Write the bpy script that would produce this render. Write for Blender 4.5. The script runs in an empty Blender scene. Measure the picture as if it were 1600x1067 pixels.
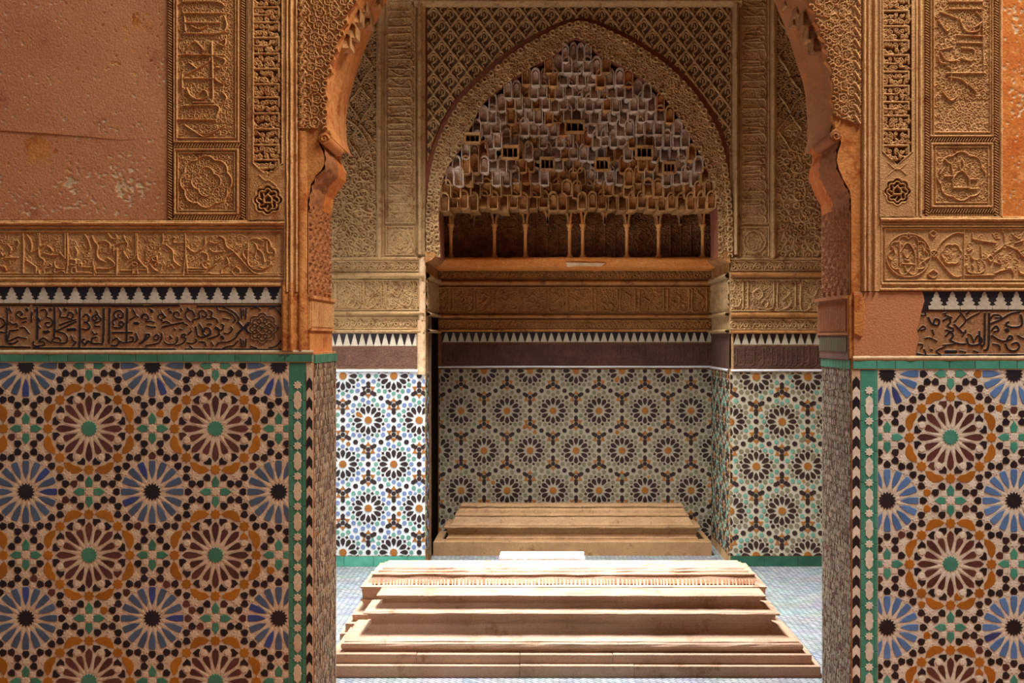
import bpy, math, random
import numpy as np
from mathutils import Vector
random.seed(7)
rng = np.random.default_rng(7)
S = bpy.context.scene
COL = S.collection

# ------------------------------------------------------------------ camera
F = 2000.0; VX, VY, EYE = 855.0, 528.0, 1.6      # focal length in pixels, vanishing point, eye height
D0, DJ, DP, DN = 4.78, 5.28, 8.97, 9.96          # distances: front wall, its back, pier plane, niche back
cam = bpy.data.cameras.new('camera'); co = bpy.data.objects.new('camera', cam); COL.objects.link(co)
co.location = (0, 0, EYE); co.rotation_euler = (math.pi/2, 0, 0)
cam.sensor_width = 36; cam.lens = 36*F/1600
cam.shift_x = -(VX-800)/1600; cam.shift_y = -(533.5-VY)/1600
cam.clip_end = 100
S.camera = co

# ------------------------------------------------------------------ light
S.view_settings.view_transform = 'Standard'; S.view_settings.look = 'None'
S.view_settings.exposure = 0.0; S.view_settings.gamma = 1.0; S.view_settings.use_curve_mapping = False
w = bpy.data.worlds.new('sky'); S.world = w; w.use_nodes = True
w.node_tree.nodes['Background'].inputs[0].default_value = (0.80, 0.88, 1.0, 1)
w.node_tree.nodes['Background'].inputs[1].default_value = 0.22

def area(name, loc, target, sx, sy, power, color, spread=180):
    l = bpy.data.lights.new(name, 'AREA'); l.shape = 'RECTANGLE'; l.size = sx; l.size_y = sy
    l.energy = power; l.color = color; l.spread = math.radians(spread)
    o = bpy.data.objects.new(name, l); COL.objects.link(o); o.location = loc
    o.rotation_euler = (Vector(target)-Vector(loc)).to_track_quat('-Z', 'Y').to_euler()
    return o
# open court in front of the wall, daylight falling from high on the right
area('court_daylight', (3.0, 3.15, 6.8), (0.0, 4.8, 0.6), 3.2, .8, 560, (1.0, 0.95, 0.88))
# opening in the chamber's roof and the doorway in its left wall
area('roof_light', (-0.35, 7.35, 4.5), (0.15, 7.15, 0.0), 1.3, 0.9, 265, (0.96, 0.97, 1.0), 84)
area('side_door_light', (-2.25, 7.5, 1.25), (0.4, 8.3, 0.7), 1.3, 2.0, 38, (0.86, 0.94, 1.0))

# ------------------------------------------------------------------ helpers
def lin(r, g, b):
    f = lambda c: ((c/255+0.055)/1.055)**2.4 if c/255 > 0.04045 else c/255/12.92
    return (f(r), f(g), f(b), 1)

def material(name, c1, c2=None, scale=6, rough=.85, bump=.25, fine=90, c3=None, c3_amt=.3, rnd=0.0, spec=.25, stretch=None, grain=.0):
    m = bpy.data.materials.new(name); m.use_nodes = True
    nt = m.node_tree; N = nt.nodes; L = nt.links
    b = N['Principled BSDF']; b.inputs['Roughness'].default_value = rough
    b.inputs['Specular IOR Level'].default_value = spec
    tc = N.new('ShaderNodeTexCoord'); geo = N.new('ShaderNodeNewGeometry')
    vec = geo.outputs['Position']
    if stretch:
        mp = N.new('ShaderNodeMapping'); mp.inputs['Scale'].default_value = stretch
        L.new(vec, mp.inputs['Vector']); vec = mp.outputs[0]
    n1 = N.new('ShaderNodeTexNoise'); n1.inputs['Scale'].default_value = scale; n1.inputs['Detail'].default_value = 6
    n1.inputs['Roughness'].default_value = .65
    L.new(vec, n1.inputs['Vector'])
    cr = N.new('ShaderNodeValToRGB'); cr.color_ramp.elements[0].position = .3; cr.color_ramp.elements[1].position = .7
    cr.color_ramp.elements[0].color = c1; cr.color_ramp.elements[1].color = c2 or c1
    L.new(n1.outputs['Fac'], cr.inputs[0])
    out = cr.outputs[0]
    n2 = N.new('ShaderNodeTexNoise'); n2.inputs['Scale'].default_value = fine; n2.inputs['Detail'].default_value = 4
    L.new(vec, n2.inputs['Vector'])
    if c3:
        n3 = N.new('ShaderNodeTexNoise'); n3.inputs['Scale'].default_value = scale*2.3; n3.inputs['Detail'].default_value = 8
        n3.inputs['Roughness'].default_value = .75
        L.new(vec, n3.inputs['Vector'])
        r3 = N.new('ShaderNodeValToRGB'); r3.color_ramp.elements[0].position = .62-c3_amt*.3; r3.color_ramp.elements[1].position = .72-c3_amt*.3
        L.new(n3.outputs['Fac'], r3.inputs[0])
        mx = N.new('ShaderNodeMix'); mx.data_type = 'RGBA'; L.new(r3.outputs[0], mx.inputs[0])
        L.new(out, mx.inputs[6]); mx.inputs[7].default_value = c3; out = mx.outputs[2]
    if grain:
        mr = N.new('ShaderNodeMapRange'); mr.inputs[1].default_value = .3; mr.inputs[2].default_value = .7
        mr.inputs[3].default_value = 1-grain; mr.inputs[4].default_value = 1+grain
        L.new(n2.outputs['Fac'], mr.inputs[0])
        hs = N.new('ShaderNodeHueSaturation'); L.new(mr.outputs[0], hs.inputs['Value']); L.new(out, hs.inputs['Color']); out = hs.outputs[0]
    if rnd:
        oi = N.new('ShaderNodeObjectInfo'); mr = N.new('ShaderNodeMapRange')
        mr.inputs[3].default_value = 1-rnd; mr.inputs[4].default_value = 1+rnd
        L.new(oi.outputs['Random'], mr.inputs[0])
        hs = N.new('ShaderNodeHueSaturation'); L.new(mr.outputs[0], hs.inputs['Value']); L.new(out, hs.inputs['Color']); out = hs.outputs[0]
    L.new(out, b.inputs['Base Color'])
    bp = N.new('ShaderNodeBump'); bp.inputs['Strength'].default_value = bump; bp.inputs['Distance'].default_value = .004
    L.new(n2.outputs['Fac'], bp.inputs['Height']); L.new(bp.outputs[0], b.inputs['Normal'])
    return m

M = {}
M['stucco'] = material('carved_stucco', lin(186,128,74), lin(212,158,98), 5, c3=lin(168,102,54), c3_amt=.25, grain=.28, fine=170, bump=.6)
M['stucco_r'] = material('carved_stucco_right', lin(182,132,82), lin(204,156,102), 5, c3=lin(164,106,60), c3_amt=.2, grain=.28, fine=170, bump=.6)
M['deepstucco'] = material('openwork_ground_and_groove_shade', lin(96,60,34), lin(120,78,44), 9, grain=.2, fine=140)  # openwork ground; in the rope grooves it paints in shade and grime
M['orange'] = material('ochre_plaster', lin(178,106,48), lin(204,136,72), 4, c3=lin(162,84,32), c3_amt=.4, grain=.22, fine=120, bump=.5)
M['orange_deep'] = material('burnt_orange_plaster', lin(186,92,30), lin(200,120,52), 5, c3=lin(216,140,70), c3_amt=.35, grain=.2, fine=120, bump=.4)
M['terracotta'] = material('terracotta_plaster', lin(180,114,72), lin(194,130,86), 2.2, c3=lin(160,96,56), c3_amt=.12, grain=.16, fine=150, bump=.5)
M['ochre_dull'] = material('dull_ochre_plaster', lin(150,96,52), lin(176,118,70), 5, c3=lin(190,110,50), c3_amt=.3, grain=.2, fine=120, bump=.4)
M['patch'] = material('worn_limewash', lin(214,184,144), lin(194,152,110), 14, grain=.2, fine=120, bump=.6)
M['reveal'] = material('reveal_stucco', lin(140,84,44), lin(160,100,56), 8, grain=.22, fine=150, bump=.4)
M['inner'] = material('chamber_stucco', lin(158,124,82), lin(188,152,104), 6, c3=lin(136,98,60), c3_amt=.3, grain=.28, fine=120, bump=.6)
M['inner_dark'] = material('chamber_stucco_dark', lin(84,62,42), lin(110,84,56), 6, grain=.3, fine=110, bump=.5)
M['inner_red'] = material('chamber_red_line', lin(128,72,50), lin(150,88,60), 8, grain=.2)
M['niche'] = material('niche_stucco', lin(160,108,58), lin(190,134,76), 5, c3=lin(128,80,44), c3_amt=.35, grain=.28, fine=110, bump=.5)
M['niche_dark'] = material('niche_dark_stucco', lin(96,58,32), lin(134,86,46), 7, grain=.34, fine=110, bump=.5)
M['frieze'] = material('niche_frieze', lin(136,92,50), lin(166,116,64), 7, grain=.3, fine=110, bump=.5)
M['niche_orange'] = material('niche_ochre', lin(196,112,46), lin(220,146,76), 7, grain=.2)
M['muq_grey'] = material('muqarnas_grey', lin(168,146,128), lin(200,176,154), 10, c3=lin(150,108,74), c3_amt=.35, rnd=.14, grain=.25, fine=120)
M['muq_ochre'] = material('muqarnas_ochre', lin(152,108,64), lin(186,138,84), 10, c3=lin(112,68,36), c3_amt=.3, rnd=.16, grain=.25, fine=120)
M['muq_orange'] = material('muqarnas_orange', lin(160,100,58), lin(178,116,70), 10, rnd=.12, grain=.2)
M['void'] = material('dark_hollow', lin(26,20,16), rough=1, spec=0)
M['cream'] = material('cream_tile', lin(206,172,136), lin(222,190,154), 9, rough=.5, bump=.15, c3=lin(190,144,106), c3_amt=.15, rnd=.05, grain=.1, spec=.35)
M['black'] = material('black_glaze', lin(30,22,24), lin(44,32,32), 20, rough=.4, bump=.1, rnd=.3, spec=.35)
M['kite'] = material('aubergine_kite_glaze', lin(34,24,26), lin(48,32,30), 24, rough=.4, bump=.12, rnd=.35, spec=.3)
M['brown'] = material('brown_glaze', lin(78,42,34), lin(98,54,44), 18, rough=.4, bump=.12, rnd=.3, spec=.3)
M['blue'] = material('blue_glaze', lin(72,84,102), lin(88,98,114), 14, rough=.45, bump=.12, rnd=.14, spec=.3)
M['blue_r'] = material('bright_blue_glaze', lin(78,110,158), lin(98,132,178), 14, rough=.45, bump=.12, rnd=.16, spec=.3)
M['blue_deep'] = material('deep_blue_glaze', lin(56,64,112), lin(68,78,130), 14, rough=.45, bump=.12, rnd=.14, spec=.3)
M['amber'] = material('amber_glaze', lin(158,92,20), lin(180,108,30), 16, rough=.45, bump=.12, rnd=.14, spec=.25)
M['green'] = material('green_glaze', lin(58,108,80), lin(80,132,102), 12, rough=.45, bump=.12, rnd=.14, spec=.3)
M['green_r'] = material('teal_glaze', lin(56,128,104), lin(86,152,128), 12, rough=.45, bump=.12, rnd=.14, spec=.3)
M['green_dark'] = material('dark_green_glaze', lin(30,70,52), lin(44,90,68), 12, rough=.42, bump=.12, rnd=.18, spec=.3)
M['grey'] = material('merlon_white', lin(186,172,148), lin(206,192,168), 14, rough=.6, rnd=.08, grain=.12)
M['grout'] = material('grout_cream', lin(196,158,124), lin(214,182,148), 12, grain=.14)
M['stripe'] = material('bed_line', lin(196,166,126), lin(210,180,140), 9, grain=.15)
M['scriptbg'] = material('scraped_tile', lin(150,98,58), lin(166,120,80), 12, c3=lin(110,84,58), c3_amt=.25, grain=.28, fine=130, rough=.7)
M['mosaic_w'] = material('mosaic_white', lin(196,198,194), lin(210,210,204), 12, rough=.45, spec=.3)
M['colonnette'] = material('colonnette_ochre', lin(220,150,82), lin(236,176,108), 7, grain=.15)
M['arcade_dark'] = material('arcade_ground_stucco', lin(92,60,36), lin(150,104,62), 16, grain=.4, fine=110, bump=.5)
M['arcade'] = material('arcade_stucco', lin(150,98,54), lin(190,136,82), 14, grain=.35, fine=110, bump=.5)
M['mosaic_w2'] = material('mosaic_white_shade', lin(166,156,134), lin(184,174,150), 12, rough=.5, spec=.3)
M['mosaic_w3'] = material('mosaic_white_niche_shade', lin(150,138,116), lin(168,156,132), 12, rough=.5, spec=.3)  # darker copy of the mosaic white, niche shade put into its colour
M['cream_r'] = material('pale_tile', lin(216,200,178), lin(230,214,192), 9, rough=.5, bump=.15, c3=lin(204,176,148), c3_amt=.15, rnd=.05, grain=.1, spec=.35)
M['grout_r'] = material('grout_pale', lin(204,184,160), lin(220,202,178), 12, grain=.14)
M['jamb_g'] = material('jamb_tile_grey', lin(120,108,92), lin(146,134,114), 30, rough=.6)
M['mosaic_black'] = material('mosaic_black', lin(40,28,26), lin(54,38,34), 12, rough=.5, spec=.25)
M['mosaic_blue'] = material('mosaic_blue', lin(96,112,150), lin(120,136,170), 12, rough=.5, spec=.25)
M['mosaic_green'] = material('mosaic_green', lin(84,130,112), lin(110,156,136), 12, rough=.5, spec=.25)
M['mosaic_olive'] = material('mosaic_olive', lin(104,100,76), lin(126,120,92), 12, rough=.5, spec=.25)
M['mosaic_amber'] = material('mosaic_amber', lin(138,84,30), lin(158,100,42), 12, rough=.5, spec=.25)
M['fascia'] = material('carved_brown_tile', lin(92,62,48), lin(112,78,62), 8, grain=.25, fine=100)
M['fascia_dark'] = material('carved_dark_tile', lin(66,44,34), lin(90,60,46), 8, grain=.25, fine=100)
M['white_line'] = material('white_marble_line', lin(214,214,216), lin(226,224,222), 10, rough=.4)
M['marble'] = material('old_marble', lin(156,122,96), lin(180,148,122), 3, rough=.6, c3=lin(138,102,74), c3_amt=.25, grain=.18, fine=150)
M['marble_warm'] = material('warm_marble', lin(150,96,58), lin(176,122,82), 5, rough=.6, c3=lin(128,76,42), c3_amt=.4, grain=.16, fine=140)
M['marble_back'] = material('ochre_marble', lin(134,100,66), lin(160,124,84), 6, rough=.65, c3=lin(112,78,48), c3_amt=.2, grain=.2, fine=120)
M['marble_white'] = material('white_marble', lin(226,220,212), lin(236,232,226), 6, rough=.5)
M['jamb_w'] = material('jamb_tile_cream', lin(150,124,98), lin(174,148,120), 30, rough=.6)
M['rough_wall'] = material('bare_plaster', lin(140,104,70), lin(160,122,84), 3, grain=.15)

def link(o, parent=None):
    COL.objects.link(o)
    if parent is not None: o.parent = parent
    return o

def empty(name, label, kind=None, cat=None, loc=(0,0,0)):
    o = bpy.data.objects.new(name, None); o.location = loc; o['label'] = label
    if kind: o['kind'] = kind
    if cat: o['category'] = cat
    return link(o)

ROOTLOC = {}
def mesh_np(name, V, Q, mats, parent=None, midx=None, smooth=False):
    """V (n,3) array, Q list/array of quads or polys"""
    me = bpy.data.meshes.new(name)
    V = np.asarray(V, dtype=np.float32)
    if isinstance(Q, np.ndarray):
        n = len(Q); k = Q.shape[1]
        me.vertices.add(len(V)); me.vertices.foreach_set('co', V.ravel())
        me.loops.add(n*k); me.loops.foreach_set('vertex_index', Q.astype(np.int32).ravel())
        me.polygons.add(n); me.polygons.foreach_set('loop_start', np.arange(0, n*k, k, dtype=np.int32))
        me.polygons.foreach_set('loop_total', np.full(n, k, dtype=np.int32))
    else:
        me.from_pydata([tuple(v) for v in V], [], Q)
    for m in (mats if isinstance(mats, (list, tuple)) else [mats]): me.materials.append(M[m] if isinstance(m, str) else m)
    if midx is not None: me.polygons.foreach_set('material_index', np.asarray(midx, dtype=np.int32))
    if smooth: me.polygons.foreach_set('use_smooth', np.ones(len(me.polygons), dtype=bool))
    me.update(calc_edges=True)
    o = bpy.data.objects.new(name, me)
    return link(o, parent)

def W(px, py, D):
    """metric position of a measured point in the plane at distance D"""
    return ((px-VX)*D/F, D, EYE+(VY-py)*D/F)

# ---- general polygon collector
class MB:
    def __init__(s): s.v = []; s.f = []; s.m = []
    def poly_prism(s, pts, d0, d1, mp, mi=0, bevel=0.0, back=False):
        """pts 2-D (u,v); mp(u,v,h)->xyz; from h=d0 to h=d1 (front)"""
        n = len(pts); b = len(s.v)
        for (u, v) in pts: s.v.append(mp(u, v, d0))
        if bevel:
            cx = sum(p[0] for p in pts)/n; cy = sum(p[1] for p in pts)/n
            for (u, v) in pts: s.v.append(mp(u, v, d1-bevel*.5))
            k = 1-bevel*0  # keep
            for (u, v) in pts:
                dx, dy = u-cx, v-cy; r = math.hypot(dx, dy) or 1
                q = max(0, 1-s.bpx/r); s.v.append(mp(cx+dx*q, cy+dy*q, d1))
            for i in range(n):
                j = (i+1) % n
                s.f += [(b+i, b+j, b+n+j, b+n+i), (b+n+i, b+n+j, b+2*n+j, b+2*n+i)]; s.m += [mi, mi]
            s.f.append(tuple(range(b+2*n, b+3*n))); s.m.append(mi)
        else:
            for (u, v) in pts: s.v.append(mp(u, v, d1))
            for i in range(n):
                j = (i+1) % n
                s.f.append((b+i, b+j, b+n+j, b+n+i)); s.m.append(mi)
            s.f.append(tuple(range(b+n, b+2*n))); s.m.append(mi)
        if back: s.f.append(tuple(reversed(range(b, b+n)))); s.m.append(mi)
    bpx = .6
    def box(s, x0, x1, y0, y1, z0, z1, mi=0):
        b = len(s.v)
        s.v += [(x0,y0,z0),(x1,y0,z0),(x1,y1,z0),(x0,y1,z0),(x0,y0,z1),(x1,y0,z1),(x1,y1,z1),(x0,y1,z1)]
        s.f += [(b,b+3,b+2,b+1),(b+4,b+5,b+6,b+7),(b,b+1,b+5,b+4),(b+1,b+2,b+6,b+5),(b+2,b+3,b+7,b+6),(b+3,b,b+4,b+7)]
        s.m += [mi]*6
    def build(s, name, mats, parent=None, smooth=False):
        me = bpy.data.meshes.new(name); me.from_pydata(s.v, [], s.f)
        for m in (mats if isinstance(mats, (list, tuple)) else [mats]): me.materials.append(M[m])
        me.polygons.foreach_set('material_index', np.array(s.m, dtype=np.int32))
        if smooth: me.polygons.foreach_set('use_smooth', np.ones(len(me.polygons), dtype=bool))
        me.update()
        return link(bpy.data.objects.new(name, me), parent)

def front_map(D):
    return lambda u, v, h: ((u-VX)*D/F, D-h, EYE+(VY-v)*D/F)

# ---- relief canvas: real displaced surface from carved strokes
class Relief:
    def __init__(s, x0, y0, x1, y1, res=1.3):
        s.x0, s.y0, s.x1, s.y1, s.res = x0, y0, x1, y1, res
        s.nx = max(3, int((x1-x0)*res)+1); s.ny = max(3, int((y1-y0)*res)+1)
        s.xs = np.linspace(x0, x1, s.nx); s.ys = np.linspace(y0, y1, s.ny)
        s.H = np.zeros((s.ny, s.nx)); s.K = np.zeros((s.ny, s.nx), bool)
    def _box(s, xa, ya, xb, yb):
        i0 = max(0, int(np.searchsorted(s.xs, xa))); i1 = min(s.nx, int(np.searchsorted(s.xs, xb))+1)
        j0 = max(0, int(np.searchsorted(s.ys, ya))); j1 = min(s.ny, int(np.searchsorted(s.ys, yb))+1)
        return i0, i1, j0, j1
    def seg(s, p, q, w, h, mark=False, flat=False):
        r = w/2+.6
        i0, i1, j0, j1 = s._box(min(p[0], q[0])-r, min(p[1], q[1])-r, max(p[0], q[0])+r, max(p[1], q[1])+r)
        if i1 <= i0 or j1 <= j0: return
        X = s.xs[i0:i1][None, :]-p[0]; Y = s.ys[j0:j1][:, None]-p[1]
        dx, dy = q[0]-p[0], q[1]-p[1]; L2 = dx*dx+dy*dy+1e-9
        t = np.clip((X*dx+Y*dy)/L2, 0, 1)
        d = np.hypot(X-t*dx, Y-t*dy)
        if flat: hh = h*np.clip((w/2+.5-d)/.8, 0, 1)
        else: hh = h*np.sqrt(np.clip(1-(d/(w/2+.4))**2, 0, 1))
        A = s.H[j0:j1, i0:i1]; np.maximum(A, hh, out=A)
        if mark: s.K[j0:j1, i0:i1] |= d < w/2
    def line(s, pts, w=2, h=1, mark=False, flat=False, smooth=True):
        P = [tuple(p) for p in pts]
        if smooth and len(P) > 2:
            R = []
            for i in range(len(P)-1):
                a = P[max(0, i-1)]; b = P[i]; c = P[i+1]; d = P[min(len(P)-1, i+2)]
                n = max(2, min(8, int(math.hypot(c[0]-b[0], c[1]-b[1])/2.2)))
                for k in range(n):
                    t = k/n
                    R.append(tuple(.5*((2*b[m])+(-a[m]+c[m])*t+(2*a[m]-5*b[m]+4*c[m]-d[m])*t*t+(-a[m]+3*b[m]-3*c[m]+d[m])*t**3) for m in (0, 1)))
            R.append(P[-1]); P = R
        if len(P) == 1: P = P*2
        for a, b in zip(P[:-1], P[1:]): s.seg(a, b, w, h, mark, flat)
    def ring(s, cx, cy, r, w=1.5, h=1, lobes=0, amp=.1, rot=0, n=None, **k):
        n = n or max(10, int(r*2.2)) * (2 if lobes else 1)
        P = []
        for i in range(n+1):
            a = 2*math.pi*i/n+rot; rr = r*(1+(amp*abs(math.cos(lobes*a/2))-amp*.5 if lobes else 0))
            P.append((cx+rr*math.cos(a), cy+rr*math.sin(a)))
        s.line(P, w, h, smooth=False, **k)
    def curl(s, cx, cy, r, rot, ch, w, h, leaf=True):
        P = []
        for i in range(12):
            t = i/11; a = rot+ch*t*2*math.pi*1.15; rr = r*(1-.78*t)
            P.append((cx+rr*math.cos(a), cy+rr*math.sin(a)))
        s.line(P, w, h, smooth=False)
        if leaf:
            a = rot; tx, ty = -math.sin(a)*ch, math.cos(a)*ch
            x, y = P[0]
            s.line([(x, y), (x-tx*r*.7+math.cos(a)*r*.25, y-ty*r*.7+math.sin(a)*r*.25)], w*1.5, h*.9, smooth=False)
            a2 = rot+ch*2; s.line([(cx+r*math.cos(a2), cy+r*math.sin(a2)), (cx+r*1.45*math.cos(a2+.3*ch), cy+r*1.45*math.sin(a2+.3*ch))], w*1.7, h*.8, smooth=False)
    def scroll(s, x0, y0, x1, y1, r=5, w=1.5, h=.7, jit=.25, inside=None):
        p = r*2.05; j = 0; y = y0+r*.8
        while y < y1:
            x = x0+r*.8+(p/2 if j % 2 else 0)
            while x < x1:
                if inside is None or inside(x, y):
                    s.curl(x+random.uniform(-jit, jit)*r, y+random.uniform(-jit, jit)*r, r*random.uniform(.85, 1.1), random.uniform(0, 6.28), random.choice((-1, 1)), w, h*random.uniform(.85, 1.1))
                x += p
            y += p*.87; j += 1
    def rect(s, x0, y0, x1, y1, w=2, h=1):
        s.line([(x0, y0), (x1, y0), (x1, y1), (x0, y1), (x0, y0)], w, h, smooth=False, flat=True)
    def script(s, text, ox, oy, sc, w=2, h=1, mark=False):
        """strokes copied from the writing: one stroke per ';', points 'x,y'; a leading number* sets a wider pen"""
        for st in text.replace('\n', ' ').split(';'):
            st = st.strip()
            if not st: continue
            ww = w
            if '*' in st: a, st = st.split('*'); ww = w*float(a)
            P = [tuple(float(c) for c in p.split(',')) for p in st.split()]
            s.line([(ox+a/sc, oy+b/sc) for a, b in P], ww, h, mark=mark)
    def build(s, name, mats, mp, depth, parent, inside=None, rough=.06, mark_mat=False, lift=.0, smooth=True):
        H = s.H
        noise = rng.normal(0, rough, H.shape)
        Z = lift+depth*(H+noise)
        X, Y = np.meshgrid(s.xs, s.ys)
        V = np.stack([c.ravel() for c in np.broadcast_arrays(*mp(X, Y, Z))], 1)
        idx = np.arange(s.nx*s.ny).reshape(s.ny, s.nx)
        Q = np.stack([idx[:-1, :-1], idx[1:, :-1], idx[1:, 1:], idx[:-1, 1:]], -1).reshape(-1, 4)
        mk = s.K[:-1, :-1].ravel()
        if inside is not None:
            cx = (X[:-1, :-1]+X[1:, 1:])/2; cy = (Y[:-1, :-1]+Y[1:, 1:])/2
            keep = inside(cx.ravel(), cy.ravel()); Q = Q[keep]; mk = mk[keep]
            used = np.unique(Q); re = np.zeros(len(V), int); re[used] = np.arange(len(used)); V = V[used]; Q = re[Q]
        return mesh_np(name, V, Q, mats, parent, midx=mk.astype(int) if mark_mat else None, smooth=smooth)

def poly_test(poly):
    P = np.array(poly, float)
    def f(x, y):
        x = np.atleast_1d(np.asarray(x, float)); y = np.atleast_1d(np.asarray(y, float)); r = np.zeros(x.shape, bool)
        j = len(P)-1
        for i in range(len(P)):
            xi, yi = P[i]; xj, yj = P[j]
            c = ((yi > y) != (yj > y)) & (x < (xj-xi)*(y-yi)/(yj-yi+1e-12)+xi); r ^= c; j = i
        return r
    return f

def moulding(name, mat, parent, D, axis, a0, a1, prof, mirror=False, seg=40, wob=.0008, mp=None):
    """swept moulding: prof = [(pixel across, projection m)], axis 'h' runs along x, 'v' along y"""
    mp = mp or front_map(D)
    t = np.linspace(a0, a1, seg); n = len(prof)
    V = []
    for i, (c, h) in enumerate(prof):
        nz = rng.normal(0, wob, seg); nz = (nz+np.roll(nz, 1))/1.4
        for k in range(seg):
            edge = 0 if i in (0, n-1) else 1
            u, v = (t[k], c+nz[k]*edge*300) if axis == 'h' else (c+nz[k]*edge*300, t[k])
            V.append(mp(u, v, h+nz[k]*edge))
    idx = np.arange(n*seg).reshape(n, seg)
    Q = np.stack([idx[:-1, :-1], idx[1:, :-1], idx[1:, 1:], idx[:-1, 1:]], -1).reshape(-1, 4)
    if axis == 'v': Q = Q[:, ::-1]
    return mesh_np(name, V, Q.copy(), mat, parent, smooth=False)

def roll(c0, c1, h, base=0.0, n=7):
    """half round bead between c0 and c1"""
    r = [(c0, base)]
    for i in range(n):
        a = math.pi*(i+.5)/n; r.append(((c0+c1)/2-(c1-c0)/2*math.cos(a), base+h*math.sin(a)))
    return r+[(c1, base)]
def fillet(c0, c1, h, base=0.0):
    return [(c0, base), (c0, h), (c1, h), (c1, base)]

def clip_rect(pts, x0, y0, x1, y1):
    def cl(P, f, inter):
        out = []
        for i in range(len(P)):
            a, b = P[i-1], P[i]; fa, fb = f(a), f(b)
            if fb:
                if not fa: out.append(inter(a, b))
                out.append(b)
            elif fa: out.append(inter(a, b))
        return out
    def ix(c): return lambda a, b: (c, a[1]+(b[1]-a[1])*(c-a[0])/(b[0]-a[0]))
    def iy(c): return lambda a, b: (a[0]+(b[0]-a[0])*(c-a[1])/(b[1]-a[1]), c)
    P = list(pts)
    for f, g in ((lambda p: p[0] >= x0, ix(x0)), (lambda p: p[0] <= x1, ix(x1)), (lambda p: p[1] >= y0, iy(y0)), (lambda p: p[1] <= y1, iy(y1))):
        P = cl(P, f, g)
        if len(P) < 3: return None
    A = .5*abs(sum(P[i-1][0]*P[i][1]-P[i][0]*P[i-1][1] for i in range(len(P))))
    return P if A > 1.5 else None

def star(n, ro, ri, rot=0):
    return [((ro if k % 2 == 0 else ri)*math.cos(math.pi*k/n+rot), (ro if k % 2 == 0 else ri)*math.sin(math.pi*k/n+rot)) for k in range(2*n)]

# ================================================================== room shell
floor = MB(); floor.box(-2.4, 2.9, D0, 9.9, -.15, 0)
fl = floor.build('floor', 'grout'); fl['kind'] = 'structure'; fl['label'] = 'pale chamber floor of tiny glazed tiles around the tombs'
def floor_material():
    m = bpy.data.materials.new('small_floor_tiles'); m.use_nodes = True; N = m.node_tree.nodes; L = m.node_tree.links
    b = N['Principled BSDF']; b.inputs['Roughness'].default_value = .45
    g = N.new('ShaderNodeNewGeometry'); mp = N.new('ShaderNodeMapping'); mp.inputs['Rotation'].default_value = (0, 0, .78)
    L.new(g.outputs['Position'], mp.inputs['Vector'])
    br = N.new('ShaderNodeTexBrick'); br.inputs['Scale'].default_value = 11; br.inputs['Mortar Size'].default_value = .03
    br.inputs['Color1'].default_value = lin(176,180,180); br.inputs['Color2'].default_value = lin(132,140,142); br.inputs['Mortar'].default_value = lin(70,74,76)
    L.new(mp.outputs[0], br.inputs['Vector'])
    n = N.new('ShaderNodeTexNoise'); n.inputs['Scale'].default_value = 5; n.inputs['Detail'].default_value = 6
    mx = N.new('ShaderNodeMix'); mx.data_type = 'RGBA'; mx.blend_type = 'MULTIPLY'; mx.inputs[0].default_value = .5
    L.new(g.outputs['Position'], n.inputs['Vector']); L.new(br.outputs[0], mx.inputs[6]); L.new(n.outputs['Color'], mx.inputs[7])
    L.new(mx.outputs[2], b.inputs['Base Color'])
    bp = N.new('ShaderNodeBump'); bp.inputs['Distance'].default_value = .004; bp.inputs['Strength'].default_value = .8
    L.new(br.outputs['Fac'], bp.inputs['Height']); bp.invert = True; L.new(bp.outputs[0], b.inputs['Normal'])
    return m
fl.data.materials[0] = floor_material()
court = MB(); court.box(-6, 6, -3, D0+.05, -.5, -.35)
c_ = court.build('floor_court', 'terracotta'); c_['kind'] = 'structure'; c_['label'] = 'paved court floor in front of the wall'

shell = MB()
shell.box(-2.6, -2.4, DJ, 6.6, 0, 4.8); shell.box(-2.6, -2.4, 8.3, 10.3, 0, 4.8); shell.box(-2.6, -2.4, 6.6, 8.3, 2.6, 4.8)
o = shell.build('wall_left', 'inner'); o['kind'] = 'structure'; o['label'] = 'chamber side wall on the left, with the opening that lets daylight in'
shell = MB(); shell.box(2.9, 3.1, DJ, 10.3, 0, 4.8)
o = shell.build('wall_right', 'inner'); o['kind'] = 'structure'; o['label'] = 'chamber side wall on the right'
shell = MB(); shell.box(-2.6, 3.1, DJ, 6.8, 4.7, 4.9); shell.box(-2.6, 3.1, 7.9, 10.3, 4.7, 4.9); shell.box(-2.6, -1.0, 6.8, 7.9, 4.7, 4.9); shell.box(.3, 3.1, 6.8, 7.9, 4.7, 4.9)
o = shell.build('ceiling', 'inner'); o['kind'] = 'structure'; o['label'] = 'chamber ceiling with a roof opening'

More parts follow.
